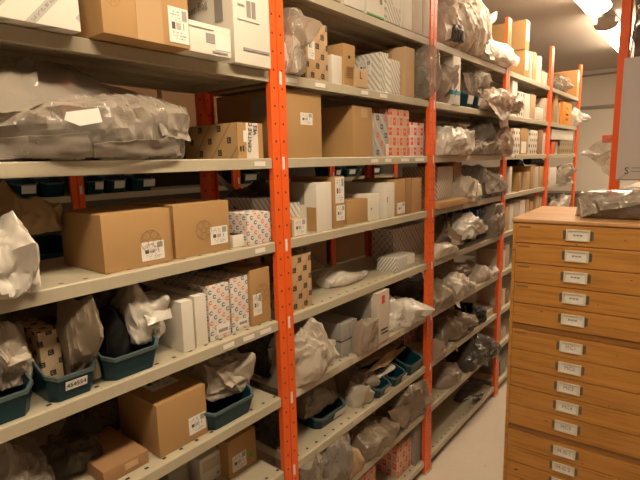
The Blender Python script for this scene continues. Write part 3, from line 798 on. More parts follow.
box('A', 390, .0, 400.5, 58.5, .1, 'striped_card', 'small striped carton in front of the big flat brown one', shrink=.002)
box('A', 405, -.0, 414.5, 46, .32, 'cardboard_pale', 'deep flat brown carton standing on edge beside a clear bag', decals=[('sheet', 'S', .1, .8, .1, .9, 'cardboard')])
bag('A', -.03, .16, [(414, 70), (417, 56), (421, 51), (425, 58), (430, 72), (431, 92)], 'film_clear', 'clear bag with dark coiled parts left of the second post', inner='dark_part', n=20)
# B
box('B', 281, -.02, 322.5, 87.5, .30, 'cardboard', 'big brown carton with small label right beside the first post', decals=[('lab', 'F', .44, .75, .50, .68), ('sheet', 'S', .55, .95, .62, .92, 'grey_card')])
box('B', 353, -.03, 372.5, 105, .30, 'cardboard', 'brown carton with torn label scrap at its upper right, left of the logo cartons', decals=[('sheet', 'F', .42, .74, .78, .97, 'cardboard_pale')])
box('B', 374.5, -.03, 389, 113, .16, 'grey_logo_card', 'greyish carton with red and blue square logos, left of the red printed pair', decals=[('sheet', 'F', .78, .98, .02, .3, 'paper_white')])
box('B', 389.5, -.025, 409, 108, .2, 'red_square_card', 'taller carton printed with red squares, left of the paler red one')
box('B', 409.5, -.02, 424.5, 122, .2, 'red_square_white_card', 'shorter white carton printed with red squares, left of the second post')
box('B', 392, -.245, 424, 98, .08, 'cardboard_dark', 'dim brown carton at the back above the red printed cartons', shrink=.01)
# C
box('C', 292.5, -.012, 306.5, 219.5, .07, 'cardboard_pale', 'small carton with a white label covering its front, beside the first post', decals=[('lab', 'F', .12, .98, .04, .96)])
box('C', 290, -.09, 309, 203, .18, 'striped_card', 'striped white carton behind the small labelled one')
box('C', 317, -.015, 332.5, 183, .31, 'white_card', 'tall white carton on edge with its shaded side painted grey', decals=[('sheet', 'S', .02, .83, .55, .99, 'grey_card'), ('sheet', 'S', .86, .995, .02, .5, 'cardboard')])  # grey sheet puts the shade of the side face into its colour
box('C', 334.5, -.012, 345, 176.5, .2, 'cardboard', 'tall thin brown carton with two white labels', decals=[('lab', 'F', .12, .96, .48, .98), ('lab', 'F', .18, .99, .14, .44)])
box('C', 347, -.03, 368, 201, .09, 'cardboard', 'brown cube carton standing before a thin white one')
box('C', 370, -.02, 379.5, 194.5, .22, 'white_card', 'thin white carton behind the brown cube carton', decals=[('bar', 'F', .1, .2, .4, .5, 'print_grey')])
box('C', 386, -.012, 394.8, 183, .20, 'white_card', 'white carton touching the row of three brown ones', decals=[('bar', 'F', .1, .2, .45, .6, 'print_grey')])
box('C', 395.6, -.012, 405.4, 180, .22, 'cardboard', 'brown carton with a small label, first of three in a row', decals=[('lab', 'F', .15, .92, .06, .36)])
box('C', 406, -.012, 411.2, 178.5, .22, 'cardboard_dark', 'narrow darker brown carton, middle one of three in a row')
box('C', 411.8, -.012, 421.5, 178.5, .22, 'cardboard', 'plain brown carton, last of three before the second post')
# D
box('D', 287, -.02, 312.5, 258, .12, 'black_square_card', 'brown carton with black square print just right of the first post, mid height')
bag('D', -.1, .14, [(328, 280), (338, 273), (352, 274), (362, 276), (369, 284)], 'film_white', 'flat white crumpled bag lying alone on the shelf', amp=.007, flaps=[[(330, 274, -.16), (346, 276, -.10), (350, 284, -.07), (334, 281, -.12)]])
box('D', 393, -.135, 427, 229.5, .12, 'small_logo_card', 'large carton covered in small grey and red logos, left of the second post', straddle=True)
box('D', 396.5, -.02, 415, 259, .10, 'fine_striped_card', 'flat white striped carton in front of the large logo carton', decals=[('sheet', 'F', .55, .98, .3, .9, 'white_card')])
# E
bag('E', -.02, .17, [(291, 362), (296, 336), (310, 329), (326, 334), (337, 342), (330, 360), (321, 376)], 'film_milky', 'white and clear crumpled bag between the first post and two grey cartons', inner='grey_part', flaps=[[(316, 336, .0), (338, 340, .0), (336, 352, .01), (316, 356, .02)], [(300, 352, .02), (322, 356, .02), (316, 380, .015), (298, 378, .01)]])
g = 'two grey cartons stacked'
b1 = box('E', 341.5, 358.5, 357.5, 342, .19, 'grey_card', 'lower grey carton of a stack of two', g, decals=[('bar', 'F', .5, .53, .02, .94, 'print_grey'), ('bar', 'F', 0, 1, .95, .998, 'print_shade_black'), ('bar', 'S', 0, 1, .95, .998, 'print_shade_black')])  # black top strips paint the shaded gap under the upper carton
d_, w_, h_ = b1['_d']
u_ = box('E', 341.5, b1.location.x+.095, 357.5, h_*.97, .19, 'grey_card', 'upper grey carton of a stack of two', g, decals=[('bar', 'F', .5, .53, .02, .98, 'print_grey'), ('bar', 'F', .2, .23, .1, .7, 'print_grey')], zoff=h_+.0008); u_.location.y = b1.location.y
box('E', 377, 345, 389.5, 294, .26, 'beige_card', 'tall cream carton on edge with small red mark and black bars', decals=[('bar', 'F', .38, .62, .76, .92, 'print_red'), ('bar', 'F', .3, .85, .23, .26, 'print_shade_black'), ('bar', 'F', .3, .85, .16, .19, 'print_shade_black'), ('sheet', 'S', .1, .9, .1, .9, 'grey_card')])
bag('E', .0, .05, [(357, 344), (361, 328), (368, 326), (375, 336)], 'film_pink', 'small pinkish packet wedged before the tall cream carton', n=14)
bag('E', -.03, .14, [(388, 330), (394, 304), (404, 302), (416, 306), (427, 304)], 'film_white', 'white plastic bag with a pointed tail beside the second post', flaps=[[(404, 303, -.02), (428, 303.5, .0), (420, 312, .005), (404, 322, .005)]])
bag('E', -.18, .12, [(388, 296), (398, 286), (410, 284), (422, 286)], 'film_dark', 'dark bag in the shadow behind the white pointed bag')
# F
storage_bin('F', 319, -.045, 348.5, .075, .2, 'teal bin with a blank white label, low right of the first post', paper=(.55, .95, .2, .9))
bag('F', -.10, .09, [(303, 402), (312, 390), (322, 387), (332, 394), (338, 402)], 'film_grey', 'grey wrapped packet lying in the low teal bin', zoff=.045, amp=.006)
bag('F', -.12, .14, [(348, 394), (350, 376), (360, 372), (372, 378), (376, 392)], 'film_pink', 'pinkish film packet between the low teal bins')
bag('F', -.05, .07, [(353, 402), (358, 392), (365, 390), (373, 392)], 'film_milky', 'small milky bag leaning on the pinkish film packet', n=16)
storage_bin('F', 379, -.01, 393, .07, .2, 'small teal bin with white tag, lower of three near the second post', paper=(.5, .9, .2, .9))
storage_bin('F', 395, -.01, 408, .07, .2, 'small teal bin with white tag, middle of three near the second post', paper=(.6, .95, .2, .9))
storage_bin('F', 410, -.01, 425, .085, .2, 'teal bin nearest the second post, upper of three')
bag('F', -.14, .12, [(362, 372), (372, 358), (386, 352), (396, 348), (408, 344)], 'kraft_paper', 'brown paper sheet heaped over the small teal bins', cat='paper', name='crumpled_paper', zoff=.075, flaps=[[(364, 374, -.05), (388, 352, -.08), (410, 344, -.10), (386, 366, -.04)]])
bag('F', -.055, .06, [(378, 380), (382, 374), (388, 370), (393, 372), (395, 378)], 'film_white', 'white packet heaped in the lower small teal bin', zoff=.045, n=16, amp=.009)
box('F', 404, -.2, 424, 333, .1, 'red_square_card', 'dim red printed carton at the back above the small teal bins')
# G
bag('G', -.03, .14, [(292, 452), (298, 430), (304, 424), (312, 440), (316, 460)], 'film_clear', 'clear bag hanging low right of the first post', inner='dark_part', n=18)
bag('G', -.02, .12, [(317, 462), (324, 442), (334, 438), (344, 446), (346, 466)], 'film_grey', 'grey clear bag draped below the lower shelf edge', n=20)
bag('G', -.06, .22, [(344, 462), (350, 436), (364, 426), (380, 421), (389, 425), (392, 436)], 'film_brown', 'large brownish film bag on the second lowest shelf', flaps=[[(378, 424, -.02), (400, 424, -.02), (402, 436, .01), (382, 446, .01)]])
bag('G', .0, .05, [(344, 464), (349, 452), (358, 450), (362, 464)], 'kraft_paper', 'rolled brown paper end in front of the brownish film bag', cat='paper', name='paper_roll', n=16, amp=.006)
bag('G', -.05, .16, [(391, 412), (396, 396), (404, 388), (416, 386), (425, 402)], 'film_brown', 'brown film bag by the second post on the second lowest shelf', flaps=[[(388, 412, .0), (412, 404, .01), (409, 430, .02), (400, 426, .015)]])
# H
box('H', 397, 479.5, 412.5, .155, .17, 'red_square_card', 'carton printed with red squares low by the second post')
box('H', 414.5, -.02, 424, .205, .12, 'corrugated', 'grey corrugated upright carton between red carton and second post')
box('H', 350, -.06, 376, .15, .16, 'red_square_card', 'red printed carton mostly hidden below the brown film bag')

# ================================================================== third bay
# Z
zb_ = bag('Z', -.05, .26, [(437, 30), (444, 8), (456, 2), (470, 5), (486, 12), (496, 20), (493, 30), (484, 46)], 'film_pale', 'big pale plastic bag swelling up on the top shelf', inner='beige_part', n=34, amp=.02, flaps=[[(487, 16, -.02), (498, 11, -.02), (496, 22, -.02), (490, 24, -.02)], [(446, 12, .06), (452, 22, .07), (462, 34, .07), (446, 40, .07)]])
mp = bag('Z', .07, .03, [(452, 36), (456, 25), (461, 27), (463, 36)], 'dark_part', 'x', n=14, amp=.006); mp.name = 'packed_part'; mp.parent = zb_; mp.location -= zb_.location; del mp['label'], mp['category']
bag('Z', -.0, .12, [(481, 58), (485, 42), (496, 43), (506, 50), (518, 58)], 'film_white', 'white pointed envelope bag poking past the third post', n=20, amp=.008, flaps=[[(484, 44, .03), (500, 45, .03), (518, 57, .03), (490, 60, .03)]])
box('Z', 499.5, -.1, 503, 43, .06, 'cardboard_pale', 'small tan carton behind the pointed envelope bag')
# A
bag('A', -.05, .10, [(437.5, 92), (439, 74), (443, 68), (447, 74), (449, 96)], 'film_pink', 'pinkish clear bag right of the second post on the upper shelf', inner='beige_part', n=18)
box('A', 452.5, .004, 460, 54, .12, 'white_card', 'tall white carton wrapped with a blue tape band', decals=[('tape', 'F', 0, 1, .2, .29, 'blue_tape'), ('tape', 'S', 0, 1, .2, .29, 'blue_tape')])
storage_bin('A', 466, .0, 475, .085, .18, 'teal bin with a cream label, on the upper shelf right of the taped carton', paper=(.25, .85, .3, .95), hf=.75)
storage_bin('A', 476, .0, 485, .085, .18, 'teal bin with a pale blue label, behind the cream labelled one', paper=(.3, .9, .3, .95), hf=.75)
bag('A', -.06, .1, [(466, 90), (463, 74) if False else (467, 76), (474, 72), (480, 72), (483, 78)], 'film_clear', 'clear bag standing up in the upper teal bins', zoff=.05, n=18, flaps=[[(464, 72, -.04), (476, 74, -.04), (474, 92, -.02), (470, 92, -.03)], [(476, 76, -.02), (490, 71, -.04), (482, 84, -.02), (476, 90, -.01)]])
bag('A', .02, .16, [(484, 106), (488, 95), (496, 92), (506, 97), (514, 104), (516, 114)], 'film_pink', 'brownish pink bag bulging out past the third post on the upper shelf', n=22, inner='beige_part', flaps=[[(486, 100, .06), (500, 95, .07), (516, 106, .06), (504, 122, .08)], [(498, 112, .07), (512, 110, .06), (508, 126, .06), (502, 128, .07)]])
# B
bag('B', -.01, .14, [(437, 144), (444, 134), (452, 131), (462, 138), (470, 146), (468, 154)], 'film_white', 'white clear bag of parts right of the second post at eye level', inner='white_card', n=22, flaps=[[(440, 146, .01), (458, 132, .01), (470, 144, .01), (456, 153, .02)]])
tb = box('B', 456, -.075, 471, .125, .15, 'striped_card', 'striped white carton tilted behind the white clear bag'); tb.rotation_euler.x = -.25; tb.location.z += tb['_d'][1]/2*math.sin(.25)+.002
bag('B', -.06, .14, [(474, 146), (478, 128), (484, 124), (489, 136), (491, 150)], 'film_grey', 'grey film bag right of the tilted striped carton', n=20, inner='grey_part')
bag('B', .0, .08, [(470, 150), (476, 144), (488, 145), (496, 150), (497, 156)], 'film_grey', 'flat grey bag mouth at the shelf edge at eye level', n=18)
bag('B', .01, .10, [(492, 150), (496, 136), (501, 132), (506, 138), (508, 150)], 'film_pink', 'round mouthed bag beside the third post at eye level', n=16, flaps=[[(494, 143, .04), (500, 144, .05), (519, 158, .05), (505, 157, .05)]])
# C
box('C', 434, .02, 467.5, .03, .085, 'cardboard', 'shallow brown tray carton at the shelf edge right of the second post', cat='tray')
box('C', 437, -.07, 452.5, 167, .2, 'striped_card', 'striped white carton standing behind the shallow brown tray')
box('C', 453.5, -.07, 461, 162.5, .22, 'cardboard', 'tall thin brown carton with label behind the shallow brown tray', decals=[('lab', 'F', .1, .75, .12, .45)])
bag('C', -.02, .14, [(462, 190), (465, 180), (471, 183), (475, 192)], 'film_milky', 'milky crumpled bag right of the tall thin brown carton', n=18)
bag('C', -.05, .2, [(476, 192), (479, 168), (486, 172), (496, 180), (504, 186), (507, 194)], 'film_grey', 'grey clear bag spreading toward the third post', n=22, inner='grey_part', flaps=[[(484, 174, .02), (497, 178, .03), (508, 190, .04), (488, 194, .03)]])
# D
bag('D', -.10, .13, [(434, 244), (440, 222), (448, 220), (456, 228), (464, 240), (466, 246)], 'film_brown', 'brownish bag right of the second post at waist height', n=22, flaps=[[(448, 224, .0), (462, 236, .01), (466, 244, .01), (452, 246, .02)]])
bag('D', -.0, .06, [(434, 256), (440, 246), (450, 244), (458, 247)], 'film_milky', 'milky flattened bag at the shelf edge below the brownish one', n=16, amp=.007)
box('D', 476, -.06, 486.5, 210, .24, 'blue_print_card', 'dark blue printed carton behind the small teal bin')
storage_bin('D', 470, 242.5, 477.5, .07, .12, 'small teal bin with a cream tag in front of the blue carton', paper=(.35, .9, .1, .9))
bag('D', -.01, .10, [(457, 232), (466, 220), (470, 217), (474, 225), (487, 228)], 'film_white', 'white pointed bag lying over the small teal bin', zoff=.055, n=18, flaps=[[(466, 222, .0), (487, 227, .02), (480, 234, .02), (466, 236, .02)]])
bag('D', -.02, .12, [(486, 230), (489, 210), (494, 206), (498, 222), (499, 234)], 'film_grey', 'grey standing bag left of the third post at waist height', n=18)
# E
bag('E', -.0, .09, [(433, 302), (440, 290), (446, 282), (449, 296), (450, 308)], 'film_brown', 'beige crumpled bag right of the second post, knee height', n=18, amp=.014)
bag('E', .0, .12, [(448, 302), (452, 284), (460, 277), (468, 282), (473, 288), (470, 296)], 'film_milky', 'round beige bag bulging at the shelf edge, knee height', n=22, amp=.015, flaps=[[(454, 296, .02), (460, 300, .03), (462, 308, .05), (458, 306, .05)], [(466, 284, .02), (480, 287, .03), (478, 290, .03), (468, 292, .02)]])
bag('E', -.14, .16, [(438, 278), (448, 265), (460, 263), (470, 270), (476, 280)], 'film_pink', 'pink smooth bag at the back behind the round beige one', n=20, amp=.006)
bag('E', -.04, .12, [(474, 280), (480, 268), (485, 270), (488, 278)], 'film_milky', 'pale rounded bag toward the third post, knee height', n=16)
bag('E', -.03, .09, [(488, 276), (491, 269), (494, 268), (498, 274)], 'film_white', 'small white bag beside the third post, knee height', n=14)
# F
bag('F', -.06, .22, [(436, 350), (442, 322), (454, 312), (464, 318), (470, 328), (468, 336)], 'film_brown', 'large brown film bag on the third bay below knee height', n=24, amp=.016, flaps=[[(448, 342, .02), (456, 341, .03), (458, 351, .05), (452, 346, .04)]])
bag('F', .0, .06, [(433, 362), (434, 344), (440, 346), (446, 354)], 'film_pink', 'pale pink bag poking out right by the second post, low', n=14)
bag('F', -.05, .12, [(464, 330), (470, 310), (476, 306), (481, 312), (482, 320)], 'black_rubber', 'black plastic bag next to the large brown film bag', n=16, name='black_plastic_bag')
box('F', 482, -.02, 496.5, .035, .12, 'beige_card', 'flat pale carton with creased top beside the third post, low')
# G
bag('G', -.05, .14, [(438, 386), (444, 370), (452, 366), (458, 368), (458, 384)], 'film_pink', 'crumpled brownish packet lying low right of the second post', n=18, inner='dark_part')
bag('G', -.02, .22, [(464, 366), (470, 346), (478, 336), (486, 338), (494, 346), (502, 358)], 'film_dark', 'dark bag with pale rim drooping over the lower shelf by the third post', n=22, flaps=[[(486, 338, .03), (490, 340, .04), (503, 359, .06), (499, 360, .06)], [(470, 362, .03), (486, 366, .04), (488, 356, .05), (478, 356, .03)]])
# H
bag('H', -.08, .16, [(462, 404), (470, 394), (480, 394), (486, 398)], 'film_dark', 'dark flat bag on the bottom shelf of the third bay', n=16, amp=.006, flaps=[[(472, 396, -.03), (484, 393, -.02), (482, 398, .0), (474, 399, .0)]])

# ================================================================== fourth bay
g = 'cartons stacked on the top of the fourth bay'
q = box('Z', 524, -.02, 528, 49, .28, 'cardboard', 'lower brown carton of the tall stack behind the third post', g, decals=[('sheet', 'F', .2, .95, .3, .98, 'white_card')])
box('Z', 525, -.02, 529, q['_d'][2]*1.02, .27, 'cardboard', 'upper brown carton of the tall stack behind the third post', g, decals=[('sheet', 'F', .2, .95, .3, .98, 'white_card')], zoff=q['_d'][2]+.001)
for a, b, t, d, mt, lab in [(529.3, 531.8, 51, .2, 'beige_card', 'thin cream carton right of the tall brown stack'), (532.3, 535.8, 51.5, .22, 'cardboard_pale', 'thin tan carton second right of the tall brown stack'), (538, 540.8, 55.5, .2, 'white_card', 'thin white carton with grey edge on the top shelf, fourth bay'),
        (541.2, 544, 70.5, .14, 'beige_card', 'short cream carton on the top shelf before the fourth post'), (544.3, 547, 72, .14, 'white_card', 'short white carton on the top shelf before the fourth post'), (547.3, 549.8, 77.5, .1, 'white_card', 'smallest white carton touching the fourth post on the top shelf')]:
    box('Z', a, -.02, b, t, d, mt, lab, shrink=.004)
for a, b, t, d, mt, lab in [(511.5, 516.5, 80, .06, 'white_card', 'tall white carton just right of the third post, upper shelf'), (517.2, 523.5, 91, .2, 'dotted_card', 'white dotted carton in the fourth bay, upper shelf'), (524, 529.5, 93, .2, 'white_card', 'white carton right of the dotted one, upper shelf'), (530, 535, 94, .2, 'cardboard_pale', 'tan carton in the fourth bay, upper shelf'),
        (536, 543, 107, .06, 'white_card', 'small white carton with grey emblem before a brown one'), (544, 549, 98, .24, 'beige_card', 'cream carton left of the fourth post, upper shelf')]:
    box('A', a, -.012 if t != 107 else -.0, b, t, d, mt, lab, shrink=.004)
for a, b, t, d, mt, lab, dc in [(509.5, 512, 128, .2, 'cardboard', 'brown carton edge at the third post, eye level', []), (512.5, 519.5, 128, .2, 'dotted_card', 'white carton with black dots, nearer one of two at eye level', []), (520.2, 527.5, 128, .2, 'cardboard', 'brown carton with a pale lower label at eye level', [('sheet', 'F', .05, .75, .05, .5, 'paper_white')]),
        (529.5, 536.8, 130, .2, 'dotted_card', 'white carton with black dots, farther one of two at eye level', []), (538, 542, 129.5, .22, 'cardboard_dark', 'narrow dark brown carton at eye level in the fourth bay', []), (543, 547.3, 133, .2, 'white_card', 'plain white carton left of the fourth post at eye level', [])]:
    box('B', a, -.012, b, t, d, mt, lab, decals=dc, shrink=.004)
for a, b, t, d, mt, lab in [(508.5, 511.5, 167, .22, 'white_card', 'white thin carton right of the third post, chest height'), (518.5, 521, 173, .22, 'cardboard', 'low brown carton in the fourth bay, chest height'), (526.5, 529.3, 172, .2, 'cardboard_pale', 'brown carton with white edge in the fourth bay, chest height'),
        (530, 533, 166, .24, 'cardboard', 'tallest brown carton in the fourth bay, chest height'), (534, 538, 167, .24, 'beige_card', 'beige carton beside the tallest brown one, chest height'), (539, 545, 166.5, .24, 'cardboard_pale', 'brown and white carton left of the fourth post, chest height')]:
    box('C', a, -.012, b, t, d, mt, lab, shrink=.004)
for a, b, t, mt, lab in [(504.5, 508.5, 207, 'cardboard_pale', 'tan thin carton behind the third post, waist height'), (509, 513, 205, 'white_card', 'white thin carton second from the third post, waist height'), (513.5, 518.5, 203.5, 'beige_card', 'beige carton third from the third post, waist height'), (519, 524.5, 201, 'white_card', 'white carton above the cabinet corner, waist height'),
        (525.5, 528.3, 200, 'cardboard_pale', 'narrow tan carton right of the white one, waist height'), (529, 532.5, 202, 'cardboard', 'brown narrow carton, waist height in the fourth bay'), (535, 538.7, 197, 'cardboard_pale', 'taller tan carton near the fourth post, waist height'), (539.3, 543, 197.5, 'beige_card', 'taller cream carton touching the fourth post, waist height')]:
    box('D', a, -.015, b, t, .2, mt, lab, shrink=.004)
for lv, a, b, t, mt, lab in [('E', 502.5, 505, 251, 'white_card', 'white carton strip between third post and cabinet, upper one'), ('E', 505.5, 509, 245, 'beige_card', 'beige carton strip between third post and cabinet, upper one'), ('F', 502, 505, 290, 'white_card', 'white carton strip between third post and cabinet, middle one'), ('F', 505.3, 509, 292, 'cardboard_dark', 'brown carton strip between third post and cabinet, middle one'),
        ('G', 500.5, 505.5, 330, 'beige_card', 'pale carton strip between third post and cabinet, lower one'), ('H', 499.5, 505, 362, 'grey_card', 'grey carton strip between third post and cabinet, bottom one')]:
    box(lv, a, -.02, b, t, .18, mt, lab, shrink=.004)

# ================================================================== fifth bay
box('Z', 576.5, .0, 580.5, 69.5, .27, 'cardboard_orange', 'large orange brown carton on top at the far end of the rack', decals=[('sheet', 'F', .1, .9, .55, .98, 'white_tape')])
bag('Z', -.05, .14, [(553.5, 84), (556, 77), (559, 79), (562, 86)], 'film_clear', 'clear bag with dark parts on top beside the fourth post', n=14, inner='dark_part')
box('A', 553.5, -.02, 557, 94, .14, 'cardboard', 'brown carton right of the fourth post, upper shelf', shrink=.004)
box('A', 558, -.02, 560.5, 103, .14, 'beige_card', 'cream carton left of the orange one, upper shelf', shrink=.004)
box('A', 562, .0, 570.5, 101.5, .14, 'orange_card', 'bright orange carton with dark marks at the far end', decals=[('bar', 'F', .35, .65, .7, .8, 'print_grey'), ('bar', 'F', .35, .65, .42, .52, 'print_shade_black'), ('bar', 'F', .35, .65, .2, .3, 'print_brown')])
bag('A', -.03, .1, [(571.5, 116), (573.5, 108), (575.5, 112), (577, 119)], 'film_white', 'small silvery bag beside the bright orange carton', n=12)
q1 = box('B', 551.5, -.02, 554.8, 141.5, .12, 'red_card', 'small red carton under the long white one', shrink=.004)
box('B', 555.5, -.04, 558, 142, .12, 'white_card', 'little white carton next to the small red one', shrink=.004)
q2 = box('B', 559.5, -.02, 573, 140, .16, 'brown_spot_card', 'brown carton with dark spots under the long white one', shrink=.004)
hq = max(q1['_d'][2], q2['_d'][2])
box('B', 551.5, -.015, 573, 129-0, .2, 'white_card', 'long flat white carton lying across two smaller ones at the far end', zoff=hq+.001)
box('C', 549.5, -.0, 556, 168, .06, 'white_card', 'white carton in front of the black hose at the far end', shrink=.004)
bm = bmesh.new(); hz = LV['C']
pts = [(-.17, 3.35+.5*i/10, hz+.235) for i in range(11)] + [(-.16, 3.85+.15*i, hz+.235) for i in range(4)]
pts += [(-.15+.0*i, 4.42+.30*math.sin(i*PI/16), hz+.02+.21*math.cos(i*PI/16)) for i in range(0, 9)]
pts = [(-.17, 4.07+.02*i, hz+.2) for i in range(3)] + [(-.16, 4.2+.45*math.sin(i*PI/18), hz+.036+.165*math.cos(i*PI/18)) for i in range(1, 10)]
add_tube(bm, pts, .033, 12); tag(link('black_hose', mesh(bm, 'hose', 60), M['black_rubber']), 'thick black hose curving down onto the shelf at the far end', 'hose')
bag('C', .0, .1, [(559, 176), (563, 167), (567, 172), (568, 179)], 'film_clear', 'clear shiny bag inside the curve of the black hose', n=14)
bag('C', -.20, .1, [(510, 166), (517, 161), (523, 162), (528, 163)], 'black_rubber', 'black straps heaped behind the cartons at chest height, fourth bay', name='strap_bundle', cat='straps', n=18, amp=.012, lift=.05)
bag('D', -.05, .14, [(553, 208), (558, 200), (562, 196), (564, 208)], 'film_white', 'white upright bag at the far end beside the fourth post', n=12)
bag('D', -.03, .1, [(548, 208), (550.5, 203.5), (552.5, 208)], 'film_pink', 'small pinkish bag just right of the fourth post, waist height', n=10)

# ================================================================== plan chest
CZ = FLOOR-.24
cc = onZ(513.2, 218.2, CZ); th = math.radians(-3)      # front left top corner
chest = thing('plan_chest', 'tall wooden plan chest with shallow labelled drawers standing in the aisle', 'cabinet', (cc.x, cc.y, 0), -th*1.0)
CW, CD = .515, .55
def zc(y): return z_at(y, cc.x, cc.y)
def cpart(name, x0, x1, y0, y1, z0, z1, mat, par=chest, bv=.0015):
    return link(name, box_mesh(name, x0, x1, y0, y1, z0, z1, bv), M[mat], par)
ztop = zc(218.2); zcap = zc(222.6)
cpart('chest_top', -.004, CW+.004, -.004, CD+.004, zcap+.004, ztop, 'wood_top', bv=.003)
cpart('top_moulding', 0, CW, .001, CD, zcap-.002, zcap+.0035, 'wood_frame', bv=.001)
cpart('side_panel', 0, .013, .004, CD, .06, zcap-.003, 'wood_drawer'); cpart('side_panel', CW-.016, CW, .004, CD, .06, zcap-.003, 'wood_drawer')
cpart('back_panel', .014, CW-.017, CD-.012, CD, .06, zcap-.003, 'wood_frame')
cpart('plinth', .004, CW-.004, .012, CD, 0, .0595, 'wood_frame')
groups = [[222.8, 242, 261.8, 281.3, 301.3, 321.5], [327.2, 347, 366, 384, 402, 421.5], [427.3, 443, 457.8, 472.3, 486.5, 500.5]]
names = [[None]*5, ['MC1', 'MC2', 'MC3', 'MC4', 'MC5'], ['M.G 1', 'M.G 2', 'M.G 3', 'M.G 4', 'M.G 5']]
for gi, ys in enumerate(groups):
    zs = [zc(y) for y in ys]
    if gi < 2: cpart('rail', .013, CW-.016, .006, .02, zc(groups[gi+1][0])+.001, zs[-1]-.001, 'wood_frame')
    for k in range(5):
        z1, z0 = zs[k]-.0012, zs[k+1]+.0016
        d = link('drawer', box_mesh('drawer', .0145, CW-.0175, .0, CD-.03, z0, z1, .0022), M['wood_drawer'], chest)
        zm = (z0+z1)/2+.004; xm = CW*.5-.026; hw, hh = .040, min(.0215, (z1-z0)*.29)
        bm = bmesh.new()
        for a in ((-hw, hw, hh-.006, hh), (-hw, hw, -hh, -hh+.005), (-hw, -hw+.008, -hh+.005, hh-.006), (hw-.008, hw, -hh+.005, hh-.006)):
            add_box(bm, xm+a[0], xm+a[1], -.007, -.0002, zm+a[2], zm+a[3], .0012)
        link('label_holder', mesh(bm, 'label_holder'), M['holder_metal'], d)
        for s in (-1, 1): link('screw_plate', box_mesh('screw_plate', xm+s*(hw+.0055)-.005, xm+s*(hw+.0055)+.005, -.0018, -.0002, zm-hh*.75, zm+hh*.75, .0005), M['zinc_dark'], d)
        link('label_card', box_mesh('label_card', xm-hw+.006, xm+hw-.006, -.0026, -.0002, zm-hh+.004, zm+hh-.005), M['paper_white'], d)
        rr, uu = Vector((1, 0, 0)), Vector((0, 0, 1))
        if names[gi][k]: lettering(d, names[gi][k], Vector((xm, -.0026, zm)), rr, uu, .019 if gi == 1 else .02, M['print_grey'])
        else:
            for i in range(3): slab('lettering', d, Vector((xm-.016+.011*i, -.0026, zm-.003)), rr, uu, .009, .006, M['print_grey'], .0005)
        if gi == 0 and k < 4 or gi == 1 and k == 0: slab('worn_patch', d, Vector((.022, 0, z1-.016)), rr, uu, .045, .007, M['print_brown'], .0004)
# bag on the chest
fc = lambda px, py, Y: onY(px, py, Y)
ytop_bag = cc.y+.22
def ybag(name, outline, Y, depth, mat, label, zb, inner=None, flaps=(), n=28, amp=.012, cat='bag'):
    """bag lying across X (its outline read on the plane y = Y)"""
    _bagn[0] += 1; P = [onY(px, py, Y) for px, py in outline]; P = [(p.x, max(p.z, zb+.012)) for p in P]
    rings = []; a0, a1 = P[0][0], P[-1][0]
    for i in range(n):
        t = i/(n-1); x = a0+(a1-a0)*t
        for (a, ha), (b, hb) in zip(P, P[1:]):
            if x <= b+1e-9: break
        zt = ha+(hb-ha)*(x-a)/max(1e-6, b-a); h = zt-zb; tp = max(0, math.sin(PI*min(.97, max(.03, t))))**.4
        rings.append((Vector((0, x, zb+h/2)), depth/2*(.4+.6*tp), h/2))
    oc = Vector((0, (a0+a1)/2, zb)); Rm = Matrix.Rotation(-PI/2, 4, 'Z')
    def mk(rs, seed, am, nm, sm_):
        b = loft(rs, seed, am, zb+.001); b.transform(Rm @ Matrix.Translation(-oc)); return mesh(b, nm, sm_)
    root = thing(name, label, cat, (oc.y, Y+depth*.1, zb))
    link('bag_film', mk(rings, _bagn[0], amp, 'bag_film', 24), M[mat], root)
    if inner: link('packed_part', mk([(Vector((c.x, c.y, zb+hh*.74)), hd*.8, hh*.7) for c, hd, hh in rings[2:-2]], 77, .006, 'packed_part', 40), M[inner], root)
    for f in flaps: flap('bag_mouth', f, M[mat], root, Vector(root.location))
    return root
def q4(Y, *ps): return [tuple(onY(px, py, y)) + (0,) for (px, py, y) in ps]
ybag('plastic_bag', [(577, 214), (580, 196), (590, 194), (604, 193), (620, 192), (640, 190), (668, 192), (690, 200)], cc.y+.17, .17, 'film_clear', 'clear plastic bag of flat dark parts lying on top of the plan chest', CZ+.001, 'dark_part',
     [q4(0, (578, 196, cc.y+.12), (592, 192, cc.y+.16), (598, 212, cc.y+.08), (582, 216, cc.y+.07)), q4(0, (596, 200, cc.y+.09), (640, 194, cc.y+.1), (640, 204, cc.y+.08), (600, 210, cc.y+.07))], amp=.009)

# ================================================================== rack on the right of the aisle
p0 = onY(611, 190, 2.62); p1 = onY(619, 0, 2.62); px0 = (p0.x+p1.x)/2
rr = thing('shelving_rack', 'end of an orange rack behind the plan chest at the right edge', 'shelving', (px0, 2.62, 0))
rp = bmesh.new(); add_box(rp, 0, .040, 0, .05, 0, CEIL-.01, .003); rpm2 = mesh(rp, 'upright_post')
link('upright_post', rpm2, M['post_orange'], rr, (0, 0, 0))
for x, y in ((.95, 0), (0, 1.2), (.95, 1.2)): link('upright_post', rpm2, None, rr, (x, y, 0))
zt_ = onY(635, 57, 2.612).z
for z in (.12, .75, 1.40, zt_): link('shelf', box_mesh('shelf', .045, .945, .055, 1.195, z-.03, z, .002), M['shelf_metal'], rr)
bm = bmesh.new(); pa = onY(613, 180.5, 2.612); sx0 = px0+.028
zt_ = onY(635, 57, 2.612).z; add_box(bm, 0, .62, 0, .004, 0, zt_-pa.z); sheet = thing('hanging_poster', 'large pale sheet with a small black S logo fixed to the right rack end', 'poster', (sx0, 2.612, pa.z))
link('sheet', mesh(bm, 'sheet'), M['poster_sheet'], sheet)
